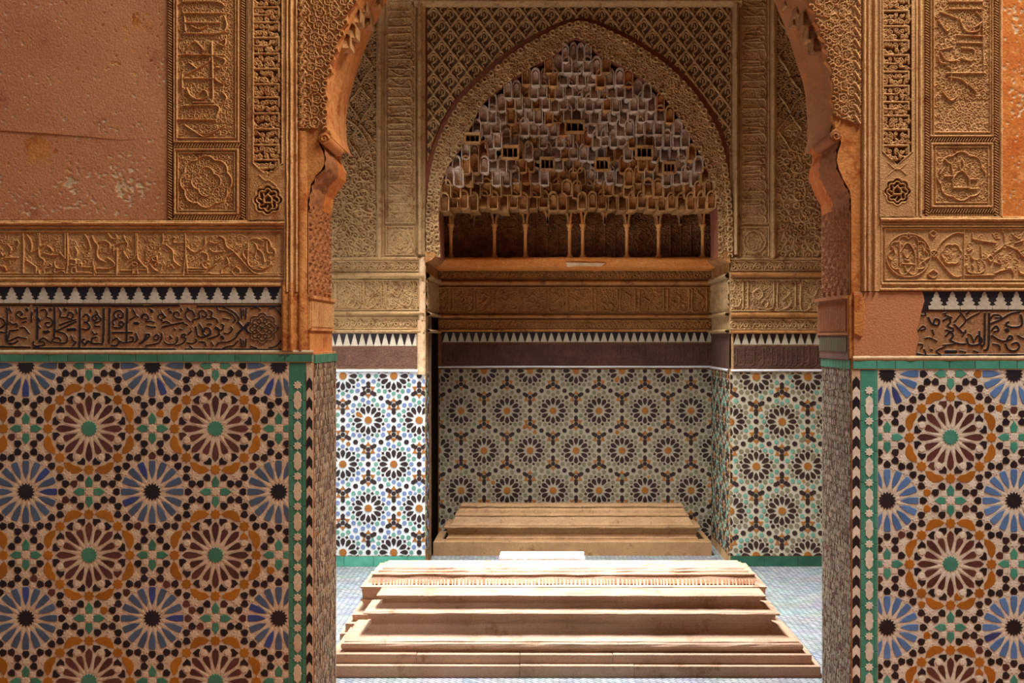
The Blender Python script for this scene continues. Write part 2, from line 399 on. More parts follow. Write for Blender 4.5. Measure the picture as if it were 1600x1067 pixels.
# ================================================================== front wall
WL = empty('wall_front_left', 'left front wall with carved orange stucco above a mosaic tile dado', 'structure', loc=(0,0,0))
WR = empty('wall_front_right', 'right front wall with carved stucco above a mosaic tile dado', 'structure')
arcL = [(482,462),(480,460),(480,400),(480,330),(480.5,315),(484,301),(485,288),(490.5,281),(493,274),(500.7,267),(506,258),(507,245),(503,234),(499,226),(497.6,218),(500,210),(507,207),(514,208),(517.6,214)]
arcL2 = [(517.6,214),(517,208),(512,203),(510,190),(511.5,176),(509,166),(512.7,155),(508.5,142),(511.8,131),(512,120),(519,112),(515.5,100),(522,92),(522,84),(528.6,80),(526,70),(532,60),(538,54),(534.5,44),(543,36),(542,22),(551,12),(557,4),(565,-18),(572,-38),(580,-56),(596,-85),(625,-120),(680,-165),(760,-205),(910,-240)]
arcR = [(1327,462),(1330,460),(1330,400),(1330,330),(1329.8,311),(1328,298),(1318,281),(1311,264),(1307.5,250.6),(1309.6,237),(1314,224),(1314,214),(1308,206),(1301,206),(1297,212)]
arcR2 = [(1297,212),(1300,205),(1306,200),(1300,180),(1303,168),(1298,155),(1302,142),(1301.5,130),(1296,121),(1301,113),(1297,104),(1290,95),(1295,83),(1286,75),(1291,65),(1280,56),(1281,45),(1272,34),(1274.5,20),(1264,12),(1262,-5),(1254,-28),(1245,-55),(1228,-85),(1195,-125),(1140,-165),(1050,-208),(910,-240)]
TOP = -760
m = MB(); mpF = front_map(0)
def wall_poly(pts, root, mat, name='masonry', y0=D0, y1=DJ):
    b = MB()
    P = [((u-VX)*D0/F, EYE+(VY-v)*D0/F) for u, v in pts]
    n = len(P)
    b.v = [(x, y0, z) for x, z in P]+[(x, y1, z) for x, z in P]
    b.f = [tuple(range(n)), tuple(reversed(range(n, 2*n)))]+[(i, (i+1) % n, n+(i+1) % n, n+i) for i in range(n)]
    b.m = [0]*len(b.f)
    o = b.build(name, mat, root); 
    import bmesh
    bm = bmesh.new(); bm.from_mesh(o.data); bmesh.ops.recalc_face_normals(bm, faces=bm.faces); bm.to_mesh(o.data); bm.free()
    return o
smL = [(515.5,214),(509,195),(507,170),(507,145),(512,115),(521,82),(532,50),(545,15),(560,-20),(578,-56),(596,-88),(625,-123),(680,-168),(760,-208),(910,-243)]
smR = [(1299,212),(1305,190),(1305,165),(1304,135),(1302,110),(1296,82),(1287,55),(1278,25),(1268,-5),(1247,-56),(1230,-88),(1196,-128),(1140,-168),(1050,-212),(910,-243)]
wall_poly([(-400,TOP),(-400,1345),(490,1345),(490,551),(482,551)]+arcL+smL+[(910,TOP)], WL, 'orange', y0=D0+.035)
wall_poly([(-400,TOP),(-400,1345),(490,1345),(490,551),(482,551)]+arcL+arcL2[1:]+[(910,TOP)], WL, 'orange', 'facing', y1=D0+.036)
wall_poly([(2000,TOP),(2000,1345),(1330,1345),(1330,560),(1327,560)]+arcR+smR+[(910,TOP)], WR, 'orange', y0=D0+.035)
wall_poly([(2000,TOP),(2000,1345),(1330,1345),(1330,560),(1327,560)]+arcR+arcR2[1:]+[(910,TOP)], WR, 'orange', 'facing', y1=D0+.036)

mp0 = front_map(D0)
# ---------------- zellige dado
KITE = [(-5.6,-3.9),(-5.6,3.9),(-1,6),(2.9,4.4),(6.6,0),(2.9,-4.4),(-1,-6)]
def sixteenfold(a, rect, A0, blue):
    """tiles of the sixteen-fold pattern: (name, material, polygon, height)"""
    x0, y0, x1, y1 = rect; out = []
    k_ = a/199.0
    def put(name, mat, pts, cx, cy, ang=0, h=.0032):
        ca, sa = math.cos(ang), math.sin(ang)
        P = [(cx+(u*ca-v*sa)*k_, cy+(u*sa+v*ca)*k_) for u, v in pts]
        if max(p[0] for p in P) < x0 or min(p[0] for p in P) > x1 or max(p[1] for p in P) < y0 or min(p[1] for p in P) > y1: return
        whole = min(p[0] for p in P) >= x0 and max(p[0] for p in P) <= x1 and min(p[1] for p in P) >= y0 and max(p[1] for p in P) <= y1
        if not whole:
            P = clip_rect(P, x0, y0, x1, y1)
            if not P: return
        out.append((name, mat, P, h))
    i0 = int((x0-A0[0])//a)-1; j0 = int((y0-A0[1])//a)-1
    for i in range(i0, i0+int((x1-x0)/a)+4):
        for j in range(j0, j0+int((y1-y0)/a)+4):
            cx, cy = A0[0]+i*a, A0[1]+j*a
            put('star_tile', 'GREEN', star(16, 13, 10.6), cx, cy)
            for k in range(16):
                an = math.pi*k/8
                if k % 2 == 0: put('petal_tile', 'brown', [(20,0),(30,-3.4),(40,-5.3),(47,-4.8),(52.5,0),(47,4.8),(40,5.3),(30,3.4)], cx, cy, an)
                else:
                    put('petal_tile', 'brown', [(19.5,0),(30,-3.5),(39,-5.2),(42.5,-3.6),(42.5,3.6),(39,5.2),(30,3.5)], cx, cy, an)
                    put('lozenge_tile', 'cream', [(43.6,0),(46,-4.2),(51,-4.4),(54.5,0),(51,4.4),(46,4.2)], cx, cy, an, .0036)
                    ch = [(55.4,16),(48.5,13.8),(45.2,8.4),(51.8,6.6),(56,2.6),(58.5,6)]
                    put('chevron_tile', 'kite', ch, cx, cy, an); put('chevron_tile', 'kite', [(u, -v) for u, v in reversed(ch)], cx, cy, an)
                    put('curved_tile', 'amber', [(63.8,-16.5),(71.5,-10.5),(75.4,-3),(75.4,3),(71.5,10.5),(63.8,16.5),(61,8.5),(62.6,0),(61,-8.5)], cx, cy, an)
                if k % 2 == 0: put('star_tile', 'amber', star(8, 8.4, 6.4, 0), cx+64.3*k_*math.cos(an), cy+64.3*k_*math.sin(an))
                put('dart_tile', 'cream', [(13.6,0),(17.5,-1.9),(27,-1.1),(38,0),(27,1.1),(17.5,1.9)], cx, cy, an+math.pi/16, .0023)
            bx, by = cx+a/2, cy+a/2
            put('star_tile', 'black', star(16, 14.5, 10.8), bx, by)
            for k in range(16):
                an = math.pi*k/8
                put('petal_tile', 'BLUE', [(20.5,0),(28,-3.2),(35,-4.9),(47.5,-5.2),(49.2,-3.9),(49.2,3.9),(47.5,5.2),(35,4.9),(28,3.2)], bx, by, an)
                put('dart_tile', 'cream', [(14.5,0),(18.5,-2),(28,-1.2),(39,0),(28,1.2),(18.5,2)], bx, by, an+math.pi/16, .0023)
                put('small_star_tile', 'cream', star(5, 5.6, 3, math.pi), bx+52.5*k_*math.cos(an+math.pi/16), by+52.5*k_*math.sin(an+math.pi/16), 0, .0024)
            for q in range(4):
                qa = q*math.pi/2; c, s_ = math.cos(qa), math.sin(qa)
                def R(u, v): return (bx+(u*c-v*s_)*k_, by+(u*s_+v*c)*k_)
                for sg in (1, -1):
                    lst = [(57,0,0), (62.4,13,135), (76,13,45), (86.5,22,-45), (54,22.5,-22), (54.5,36,22), (41,41,45)]
                    for n_, (u, v, tip) in enumerate(lst):
                        if n_ in (0, 6) and sg < 0: continue
                        x, y = R(u, v*sg)
                        put('kite_tile', 'kite', KITE, x, y, qa+math.radians(tip)*sg)
                    x, y = R(65.5, 26*sg); put('white_star_tile', 'cream', star(7, 8.4, 4.6, qa), x, y, 0, .0025)
                x, y = R(68, 0); put('white_star_tile', 'cream', star(6, 7.2, 4, qa), x, y, 0, .0025)
            for (ux, uy, rot) in ((a/2, 0, 0), (0, a/2, 0)):
                gx, gy = cx+ux, cy+uy
                put('small_star_tile', 'cream', star(8, 7.4, 5.4), gx, gy, 0, .0034)
                for q in range(4):
                    put('petal_tile', 'GREEN', [(7.6,-4.6),(7.6,4.6),(17,6.1),(25.5,0),(17,-6.1)], gx, gy, q*math.pi/2)
                    put('small_star_tile', 'cream', [(4,-4),(4,4),(-4,4),(-4,-4)], gx+15.2*k_*math.cos(math.pi/4+q*math.pi/2), gy+15.2*k_*math.sin(math.pi/4+q*math.pi/2), 0, .0025)
    return out

def lay(tiles, root, D, green, blue, limit=290):
    mp = front_map(D); cnt = {}; spill = {}; cache = {}
    for (name, mat, P, h) in tiles:
        if mat == 'cream' and root is WR: mat = 'cream_r'
        mt = {'GREEN': green, 'BLUE': blue if random.random() > .05 else 'blue_deep'}.get(mat, mat)
        if mat == 'kite' and random.random() < .05: mt = 'brown'
        if mat == 'kite' and random.random() < .02: mt = 'amber'
        cnt[name] = cnt.get(name, 0)+1
        big = name not in ('dart_tile', 'small_star_tile')
        h = h+random.uniform(-.0006, .0006)
        if big and cnt[name] <= limit:
            cx = sum(p[0] for p in P)/len(P); cy = sum(p[1] for p in P)/len(P)
            key = (mt, tuple((round(p[0]-cx, 1), round(p[1]-cy, 1)) for p in P))
            base = mp(cx, cy, 0)
            if key not in cache:
                b = MB(); k = D/F
                lm = lambda u, v, hh: (u*k, -hh, -v*k)
                b.poly_prism([(p[0]-cx, p[1]-cy) for p in P], -.004, h, lm, bevel=.0009)
                me = bpy.data.meshes.new(name); me.from_pydata(b.v, [], b.f); me.materials.append(M[mt]); cache[key] = me
            o = bpy.data.objects.new(name, cache[key]); o.location = base
            o.rotation_euler = (random.gauss(0, .006), 0, random.gauss(0, .006))
            link(o, root)
        else:
            spill.setdefault((name, mt), MB()).poly_prism(P, -.002, h, mp, bevel=.001)
    for (name, mt), b in spill.items():
        o = b.build(name, mt, root); o['kind'] = 'stuff'

def kb(rect):   # bed behind the tiles
    x0, y0, x1, y1 = rect; b = MB(); b.poly_prism([(x0,y0),(x1,y0),(x1,y1),(x0,y1)], -.01, .0015, mp0); return b
rL = (-60, 567, 451, 1150); rR = (1372, 578, 1680, 1150)
kb((rL[0], rL[1]-3, rL[2]+2, rL[3])).build('tile_bed', 'grout', WL)
kb((rR[0]-2, rR[1]-3, rR[2], rR[3])).build('tile_bed', 'grout_r', WR)
tl = sorted(sixteenfold(197.5, rL, (139.5, 669.5), 'blue'), key=lambda t: -sum(1 for p in t[2] if 0 <= p[0] <= 1600 and p[1] < 1067))
lay(tl, WL, D0, 'green', 'blue')
tr = sorted(sixteenfold(198, rR, (1485, 683), 'blue'), key=lambda t: -sum(1 for p in t[2] if 0 <= p[0] <= 1600 and p[1] < 1067))
lay(tr, WR, D0, 'green_r', 'blue_r')

def borders(root, xg0, xg1, xc0, xc1, y0, ystar, pitch, ychev, cp, green, flip=False):
    b = MB(); b.poly_prism([(xg0,y0),(xg1,y0),(xg1,1150),(xg0,1150)], -.01, .002, mp0); b.build('border_bed', green, root)
    xm = (xg0+xg1)/2; w = xg1-xg0
    y = ystar-pitch*20
    while y < 1150:
        for nm, P in (('small_star_tile', [(xm+p[0], y+p[1]) for p in star(8, 7, 4.9)]),
                      ('long_hexagon_tile', [(xm, y+8),(xm+5.5, y+14),(xm+5.5,y+21),(xm+7,y+pitch/2),(xm+5.5,y+pitch-21),(xm+5.5,y+pitch-14),(xm,y+pitch-8),(xm-5.5,y+pitch-14),(xm-5.5,y+pitch-21),(xm-7,y+pitch/2),(xm-5.5,y+21),(xm-5.5,y+14)])):
            if min(p[1] for p in P) > y0:
                q = MB(); q.poly_prism(P, 0, .0042, mp0, bevel=.001); q.build(nm, 'cream' if root is WL else 'cream_r', root)
        for xa, xb in ((xg0, xm-8.2), (xm+8.2, xg1)):      # little green bricks of the two rails
            if y > y0:
                q = MB(); q.poly_prism([(xa,y+.6),(xb,y+.6),(xb,y+pitch/2-.6),(xa,y+pitch/2-.6)], 0, .0036, mp0, bevel=.001)
                q.poly_prism([(xa,y+pitch/2+.6),(xb,y+pitch/2+.6),(xb,y+pitch-.6),(xa,y+pitch-.6)], 0, .0036, mp0, bevel=.001); q.build('rail_tile', green, root)
        y += pitch
    b = MB(); b.poly_prism([(xc0,y0),(xc1,y0),(xc1,1150),(xc0,1150)], -.01, .002, mp0); b.build('border_bed', 'grout', root)
    xm = (xc0+xc1)/2; y = ychev-cp*20
    while y < 1150:
        for dy, mt in ((0, 'black'), (cp/2, 'cream' if root is WL else 'cream_r')):
            yy = y+dy; h = cp/2-.7
            P = [(xc0+.8, yy+7),(xm, yy),(xc1-.8, yy+7),(xc1-.8, yy+7+h),(xm, yy+h),(xc0+.8, yy+7+h)]
            if yy > y0:
                q = MB(); n = len(P)
                q.v = [mp0(u, v, 0) for u, v in P]+[mp0(u, v, .005) for u, v in P]
                q.f = [(i, (i+1) % n, n+(i+1) % n, n+i) for i in range(n)]+[(n, n+1, n+4, n+5), (n+1, n+2, n+3, n+4)]; q.m = [0]*len(q.f)
                q.build('arrow_tile', mt, root)
        y += cp
borders(WL, 452, 478, 478.5, 489, 567, 744, 47.4, 712, 30.6, 'green')
borders(WR, 1344.5, 1371, 1331, 1344, 578, 754, 48, 712, 31, 'green_r')
# green course above
def course(root, xs0, xs1, y0, y1, mt, ln=36):
    x = xs0
    b = MB(); b.poly_prism([(xs0,y0-1),(xs1,y0-1),(xs1,y1+1),(xs0,y1+1)], -.01, .002, mp0); b.build('course_bed', 'stripe', root)
    while x < xs1-3:
        l = min(ln*random.uniform(.75, 1.25), xs1-x)
        q = MB(); q.poly_prism([(x+.5,y0),(x+l-.5,y0),(x+l-.5,y1),(x+.5,y1)], 0, .006+random.uniform(0, .0015), mp0, bevel=.0015)
        q.build('brick_tile', mt, root); x += l
course(WL, -60, 490, 554, 565, 'green'); course(WR, 1332, 1680, 564, 576, 'green_r')
moulding('plaster_line', 'stripe', WL, D0, 'h', -60, 490, fillet(547, 553, .007), seg=60)
moulding('plaster_line', 'stripe', WR, D0, 'h', 1332, 1680, fillet(556, 563, .007), seg=60)

# ---------------- merlon bands and black script bands
def merlons(root, x0, x1, y0, y1, pitch, first, D=D0, steps=4, w=22, mat='grey', bg='black', lift=.005):
    mp = front_map(D); b = MB(); b.poly_prism([(x0,y0),(x1,y0),(x1,y1),(x0,y1)], -.01, .002, mp); b.build('merlon_ground', bg, root)
    x = first
    hb = y1-(y1-y0)*.16
    while x < x1+pitch/2:
        R_ = []; L_ = []
        for i in range(steps+1):
            t = i/steps; y = hb+(y0+1-hb)*t; half = (w/2)*(1-t)+1.0
            R_.append((x+half*.98, y)); 
            if i < steps and steps > 1: R_ += [(x+half*.98, y-1.2), (x+half*.50+.6, y-3.2)]
        L_ = [(2*x-a, c) for a, c in reversed(R_)]
        P = [(x-pitch/2+.4, y1-.5), (x+pitch/2-.4, y1-.5), (x+pitch/2-.4, hb+1)]+R_+L_+[(x-pitch/2+.4, hb+1)]
        P = clip_rect(P, x0, y0, x1, y1)
        if P and len(P) > 4:
            q = MB(); q.poly_prism(P, 0, lift, mp); q.build('merlon_tile', mat, root)
        x += pitch
merlons(WL, -60, 440, 448, 474, 24.8, -6)
merlons(WR, 1441, 1680, 455, 484, 25, 1462.5, w=24)

SCR1 = """80,285 85,330 82,470 70,600 80,655 130,680; 0,390 40,410 60,450 30,490 0,500; 0,545 60,550; 290,390 240,400 190,370 185,340 220,320 250,345 235,360;
2*295,300 297,304; 110,290 125,330; 110,440 150,465 185,450 190,480; 110,530 150,530 200,520; 110,550 90,640 150,620 200,600 250,610 290,615; 110,670 160,665 200,640; 230,500 270,500 320,560; 250,440 290,430;
1.2*410,280 408,620; 390,300 385,320; 350,330 345,430; 450,310 490,300 515,330 510,380 560,400 580,440 560,480 520,490 500,450 540,440; 1.2*600,280 595,610;
640,290 665,330 660,380 720,385 790,410; 740,370 760,330 800,350 790,390; 830,300 840,340; 655,470 700,450 760,430 830,410; 610,540 690,500 830,430; 620,540 700,560 735,600 730,650 690,665 600,655 570,640 600,610 650,610 665,640;
370,650 370,690 430,695 490,680 480,650 430,650; 430,640 470,610 500,620 540,650 560,660; 1.8*485,545 530,540; 2*745,520 815,515; 780,590 800,640 830,650 800,690; 2*710,300 714,303; 2*550,300 554,303;
1.2*875,285 870,725; 910,380 940,350 975,380 960,430 920,440 960,450 980,490 950,520 900,510; 1050,320 1065,350 1020,370 1010,400 1040,420 1060,400 1050,380; 1060,350 1100,400 1085,430 1040,440; 990,300 990,320;
1.2*1130,290 1125,640 1080,670 1000,665 960,640 930,680 900,640 920,620; 1000,660 1010,610 1050,600; 1010,540 1030,570 1060,560; 1030,480 1090,485; 1.2*1195,290 1190,660;
1240,470 1230,420 1280,400; 1260,390 1240,350 1290,310 1340,340 1330,390 1290,380 1295,350; 1235,490 1280,500 1330,490 1350,450 1320,430 1300,460 1320,480; 1.2*1385,290 1380,650; 1.3*1230,550 1440,550;
1220,690 1270,690 1300,650 1270,610 1230,640; 1300,640 1340,660 1400,655 1450,640 1450,600 1420,600; 1450,300 1480,360 1500,380; 1420,410 1470,380; 1550,400 1545,370 1590,350; 2*1470,450 1500,450; 1480,560 1500,620 1470,650; 1600,570 1560,640 1520,670;
1.3*0,248 320,248; 1.3*370,255 1600,262; 1.3*0,705 330,712; 1.3*370,718 1600,730; 425,480 440,500; 2*420,400 430,420"""
SCR2 = """20,390 20,360 50,350 85,370 80,410 50,400; 2*120,320 125,322; 90,290 130,310; 60,430 110,430 150,440; 70,480 120,490 160,490; 60,570 100,570 90,600 60,600; 0,670 40,640 80,610; 60,690 130,680 200,660 235,600 230,560; 150,600 180,570 200,600 180,630 150,620;
240,420 200,400 195,370 230,350 260,380 235,400; 230,330 270,380; 240,440 280,430 320,450; 1.2*240,490 320,470 470,440; 470,455 510,470; 450,405 400,400 365,370 370,330 410,330 420,360; 440,290 450,310; 1.8*320,325 330,330; 300,300 315,290;
260,650 300,680 370,675 400,640 400,600; 1.8*325,600 330,610; 470,600 490,570 460,570 450,600 490,610 480,650 430,680 380,690; 520,570 555,530; 510,660 560,670 610,640 600,620; 540,430 500,390 490,340 530,310 570,320 590,370; 2*515,295 518,298;
570,440 575,410 620,400 640,390 635,330 670,310 710,330 715,370 690,380 680,370; 740,310 780,330 770,380 830,410 835,440; 720,400 790,400; 1.2*600,490 620,580 680,600 760,560; 1.2*640,460 670,510 680,560 720,590 760,560 750,510 700,500 690,540; 730,460 770,460;
820,490 850,510 830,520 810,500; 850,520 890,520 900,470 880,460; 1.2*850,530 855,570 800,600 740,615; 980,490 1000,510 960,560 910,555; 2.4*885,600 892,606; 370,510 380,520; 430,515 450,520; 640,650 700,655 710,690; 770,655 790,690; 540,700 560,715; 900,400 960,410; 
830,270 850,310 920,320 960,340; 900,280 940,290 1000,320 1050,360 1070,410 1050,440; 960,340 1010,370 1030,410 1010,440; 830,690 850,660 940,655 980,640 1040,600 1060,560; 900,720 950,700 1010,690 1060,640; 1070,440 1120,500 1170,560; 1170,440 1120,500 1070,560; 1050,440 1100,500 1050,560; 1190,440 1140,500 1190,560;
1090,290 1100,400; 1150,290 1140,400; 1090,620 1100,700; 1150,620 1140,700; 1120,300 1120,360; 1120,640 1120,700; 1.3*0,262 420,258; 1.3*620,262 1550,262; 1.3*0,730 380,732; 1.3*490,732 1550,735; 1.3*1552,262 1552,735; 1200,290 1260,280 1300,300; 1400,290 1460,280 1500,330 1530,380; 1200,700 1260,720; 1400,715 1470,700 1520,640"""
SCR3 = """300,735 340,725 350,750 310,750; 290,875 330,830 350,850 320,860; 290,960 330,965 320,990; 290,1030 350,1040 340,1000; 1.3*370,770 400,820 420,780 450,790 440,825 410,820; 400,860 410,890; 350,920 380,915 430,940; 490,750 540,770;
1.3*480,790 520,770 530,800 510,830 550,850 540,870 500,860; 560,800 600,750; 1.3*560,820 620,880 640,870; 600,730 640,790 600,840; 640,790 690,760 740,735; 1.3*500,900 530,870 550,900 530,930 560,950 600,960 640,960; 620,900 640,860; 1.3*650,920 660,960 690,970 740,960 760,930 730,900 710,930; 660,890 680,900 700,950;
1.4*780,740 775,960 745,960 740,870; 1.4*812,740 806,970 780,1005; 820,780 840,750 880,750 900,770 860,770; 1.3*830,810 900,780 970,740 1030,730; 1.3*830,860 860,830 880,860 850,870; 1.3*830,900 880,930 920,940 980,920 960,900 940,930; 1.3*950,800 930,820 980,840 1040,830 1050,790 1040,750;
2.6*938,858 944,862; 840,960 880,970 890,1000; 1.3*930,960 950,1000 1000,1010 1030,980 1010,950 980,960; 490,980 430,1010 460,1040; 480,970 560,960; 2*500,1015 570,1015; 1020,900 1060,920 1100,900; 1.4*300,718 1500,712; 1.4*285,1045 1500,1038; 700,1010 730,1020; 1.3*1100,740 1100,960 1150,980 1200,950; 1.3*1180,740 1175,930;
480,740 500,735; 1.3*650,740 660,730; 390,1000 400,1005; 600,1010 640,1020"""
r = Relief(-60, 476, 444, 547, 1.7)
r.script(SCR1, 0, 440, 6.957, 2.5, 1, True); r.script(SCR2, 220, 440, 6.957, 2.3, 1, True)
mx, my = 220+1325/6.957, 440+505/6.957
for rr, lb in ((21.5, 8), (17, 8), (8.5, 4)): r.ring(mx, my, rr, 1.2, 1, lobes=lb, amp=.22, rot=0, mark=True)
for k in range(8): r.ring(mx+12.5*math.cos(k*math.pi/4+.39), my+12.5*math.sin(k*math.pi/4+.39), 3, 1.1, 1, mark=True)
for k in range(4): r.line([(mx-6*math.cos(k*math.pi/4), my-6*math.sin(k*math.pi/4)), (mx+6*math.cos(k*math.pi/4), my+6*math.sin(k*math.pi/4))], 1, 1, mark=True)
for x in range(-50, 320, 12):   # thin leaf tendrils between the letters
    r.curl(x+random.uniform(-3, 3), random.choice((486, 497, 512, 528)), 3.4, random.uniform(0, 6), random.choice((-1, 1)), .9, .6, leaf=False)
r.build('black_script_band', ['scriptbg', 'black'], mp0, .004, WL, mark_mat=True, lift=.002)
r = Relief(1432, 485, 1680, 556, 1.8)
r.script(SCR3, 1370, 330, 4.64, 2.6, 1, True)
edge = poly_test([(1437,485),(1680,485),(1680,556),(1430,556),(1433,540),(1437,530),(1433,515),(1438,500)])
r.build('black_script_band', ['scriptbg', 'black'], mp0, .004, WR, mark_mat=True, lift=.002, inside=edge)
# repaired plaster at the right of the doorway
b = MB(); b.poly_prism([(1333,456),(1441,456),(1444,470),(1440,484),(1437,498),(1432,515),(1436,530),(1432,541),(1430,557),(1333,558)], -.01, .006, mp0, bevel=.003)
b.bpx = 2; b.build('plaster_repair', 'terracotta', WR)

# ---------------- carved inscription bands in relief
B1 = """420,135 425,290 375,330; 300,150 345,220 355,290 340,340; 260,140 265,320 260,570; 450,280 485,260 430,300 440,390 490,430 470,490 430,530 440,580 490,575 490,520 550,510 575,490 550,470 530,490; 300,430 370,480 400,500 400,560;
600,450 620,510 700,520; 610,510 600,560 690,545 720,575; 740,135 745,440 730,570; 715,135 715,400; 435,135 440,270; 520,270 560,300 580,330; 480,350 560,370 640,370; 660,350 720,410; 770,420 830,430 820,480 770,470; 780,510 830,510 830,570 780,560 790,520; 860,490 870,465 895,470 890,500 860,490; 910,500 1010,500 1015,440 1030,520 1030,590; 840,560 940,560 1010,570;
930,150 970,220 990,300 960,340; 1010,160 1030,220 1070,270 1060,350 1080,410 1160,450; 1080,230 1140,215 1200,250 1200,310; 1240,330 1260,260 1380,230 1390,280 1350,330 1400,410; 1170,400 1240,450 1250,490 1180,520 1050,520 1050,570; 1280,300 1275,590; 1350,160 1380,230; 1180,130 1220,190 1280,190 1260,140; 1480,140 1480,370 1420,440; 1495,140 1500,380 1520,430 1600,520; 1470,450 1500,470 1470,495 1440,470 1470,450;
820,280 850,340 840,380; 1450,530 1445,580; 1500,530 1505,580; 1520,525 1600,530; 1320,540 1440,540; 20,350 40,380; 0,490 60,500 75,540; 90,260 130,300 120,350; 190,210 215,240 190,300; 60,400 200,400"""
B2 = """210,120 205,210 120,280 50,370; 230,215 300,280 310,370 370,420; 415,120 420,300 400,500; 420,300 440,490; 300,150 330,160 310,200 400,200; 430,240 500,290 560,260; 420,440 610,440; 430,462 590,465; 570,290 620,310 620,370 580,380 580,420 610,440; 600,150 600,220 560,270; 640,260 690,290 780,280; 640,190 700,210 750,180;
730,140 780,170 800,240 870,290 1000,430 1080,490 1280,500; 700,370 750,340; 640,440 700,400; 650,490 740,490 760,440 820,390 800,330 870,290 930,240; 885,425 925,465 885,505 845,465 885,425; 120,340 150,330 155,365 120,370 110,345; 90,400 130,450 180,470 200,430; 250,430 290,410 310,440; 0,430 60,430 70,490; 0,505 400,505;
1000,200 1005,410 1120,410; 970,270 1000,270; 1080,160 1140,190; 1170,190 1175,290 1220,300; 1080,260 1130,300 1150,380; 1060,210 1080,250 1060,340; 1030,440 1120,450 1180,420"""
def band_curls(r, x0, x1, y0, y1, n, rad=(3.5, 6), w=1.1, h=.42):
    for _ in range(n): r.curl(random.uniform(x0, x1), random.uniform(y0, y1), random.uniform(*rad), random.uniform(0, 6.28), random.choice((-1, 1)), w, h)
r = Relief(-60, 356, 446, 436, 1.6)
band_curls(r, -60, 395, 368, 415, 190)
r.script(B1, 0, 345, 6.957, 1.3, 1); r.script(B2, 220, 345, 5.926, 1.3, 1)
r.line([(-60, 362), (443, 361)], 1.6, 1, smooth=False); r.line([(443, 361), (443, 431)], 1.6, 1, smooth=False); r.line([(-60, 431), (443, 431)], 1.6, 1, smooth=False)
r.line([(-60, 427), (441, 427)], 1.0, .8, smooth=False)
r.ring(220+1100/5.926, 345+300/5.926, 23, 1.5, 1, lobes=6, amp=.2); band_curls(r, 388, 424, 378, 412, 22, (2.5, 4), .9, .4)
r.build('carved_inscription_band', 'stucco', mp0, .0085, WL, lift=.002, rough=.05)
B3 = """210,190 225,155 240,190; 160,220 165,380; 295,220 300,370; 165,300 220,230 270,300 275,400; 180,380 270,385; 200,400 220,440 250,400; 190,300 215,340 245,300; 200,350 230,360; 110,260 130,310 110,350; 330,260 340,300;
360,270 410,310 540,460 610,470; 330,370 410,310 470,220 560,160 625,160; 380,300 410,330 440,300 410,285 380,300; 405,425 440,455 405,485 370,455 405,425; 405,140 430,160 405,185 380,160 405,140; 630,130 625,490; 690,200 760,215 860,230; 690,160 690,200; 750,250 755,330; 800,340 820,320 840,345 820,365 800,340; 650,390 660,440 740,450 780,420 780,380; 690,390 700,410; 735,390 740,410;
850,450 900,430 970,420 990,460; 950,380 930,410 970,410; 915,150 920,240 850,300; 905,130 905,150; 940,250 1010,280 1060,330 1100,320; 980,170 1030,200 1060,150; 1000,230 1060,210; 1040,400 1040,450 1200,450; 1100,150 1100,450; 1160,150 1180,250 1140,300; 640,465 850,462; 700,290 680,330 700,350; 660,290 690,270; 850,370 900,380 880,350; 1180,330 1240,360 1200,400; 1250,140 1250,450"""
r = Relief(1374, 340, 1680, 446, 1.6)
r.line([(1376,352),(1376,442)], 3, 1.3, smooth=False); r.line([(1376,354),(1680,354)], 2.5, 1.3, smooth=False)
r.rect(1382, 357.5, 1760, 438, 1.4, 1)
band_curls(r, 1508, 1670, 364, 425, 55, (3, 5.5)); 
cx, cy = 1370+225/4.64, 330+320/4.64
r.ring(cx, cy, 34, 1.6, 1, lobes=2, amp=.04); r.ring(cx, cy, 28.5, 1.3, .9, lobes=10, amp=.2); band_curls(r, cx-22, cx+22, cy-24, cy+24, 26, (2.4, 4), .9, .4)
r.ring(1370+540/4.64, 330+310/4.64, 15, 1.3, .9, lobes=6, amp=.15); band_curls(r, 1474, 1502, 385, 412, 12, (2.4, 4), .9, .4)
r.script(B3, 1370, 330, 4.64, 1.25, 1)
r.build('carved_inscription_band', 'stucco_r', mp0, .0085, WR, lift=.002, rough=.05)

# ---------------- vertical cartouche panels
def rope(r, x0, y0, x1, y1, w=5):
    """twisted rope groove along a straight line"""
    L_ = math.hypot(x1-x0, y1-y0); n = int(L_/4.2); ux, uy = (x1-x0)/L_, (y1-y0)/L_
    for i in range(n):
        t = (i+.5)*L_/n; cx, cy = x0+ux*t, y0+uy*t
        r.line([(cx-uy*w/2-ux*1.6, cy+ux*w/2-uy*1.6), (cx+uy*w/2+ux*1.6, cy-ux*w/2+uy*1.6)], 1.7, .8, smooth=False)
r = Relief(264, -60, 386, 344, 1.5)
for x in (266.5, 380.5): rope(r, x, -60, x, 343)
rope(r, 272, 228, 376, 228); rope(r, 272, 340, 376, 340)
for x in (273, 277, 373): r.line([(x, -60), (x, 222)], 1.6, 1, smooth=False)
for x in (369,): r.line([(x, -60), (x, 215)], 1.3, .9, smooth=False)
r.line([(273, 222), (374, 222)], 3, 1, smooth=False); r.line([(279, 216), (369, 216)], 1.2, .9, smooth=False)
r.rect(274, 234, 372, 334, 3, 1); r.rect(279, 239, 367, 329, 1.2, .8)
r.scroll(281, -60, 367, 214, 4.6, 1.2, .5); r.scroll(282, 242, 365, 327, 4.2, 1.2, .55)
r.ring(323, 284, 38, 1.6, 1, lobes=8, amp=.12); r.ring(323, 284, 20, 1.3, .9, lobes=4, amp=.3)
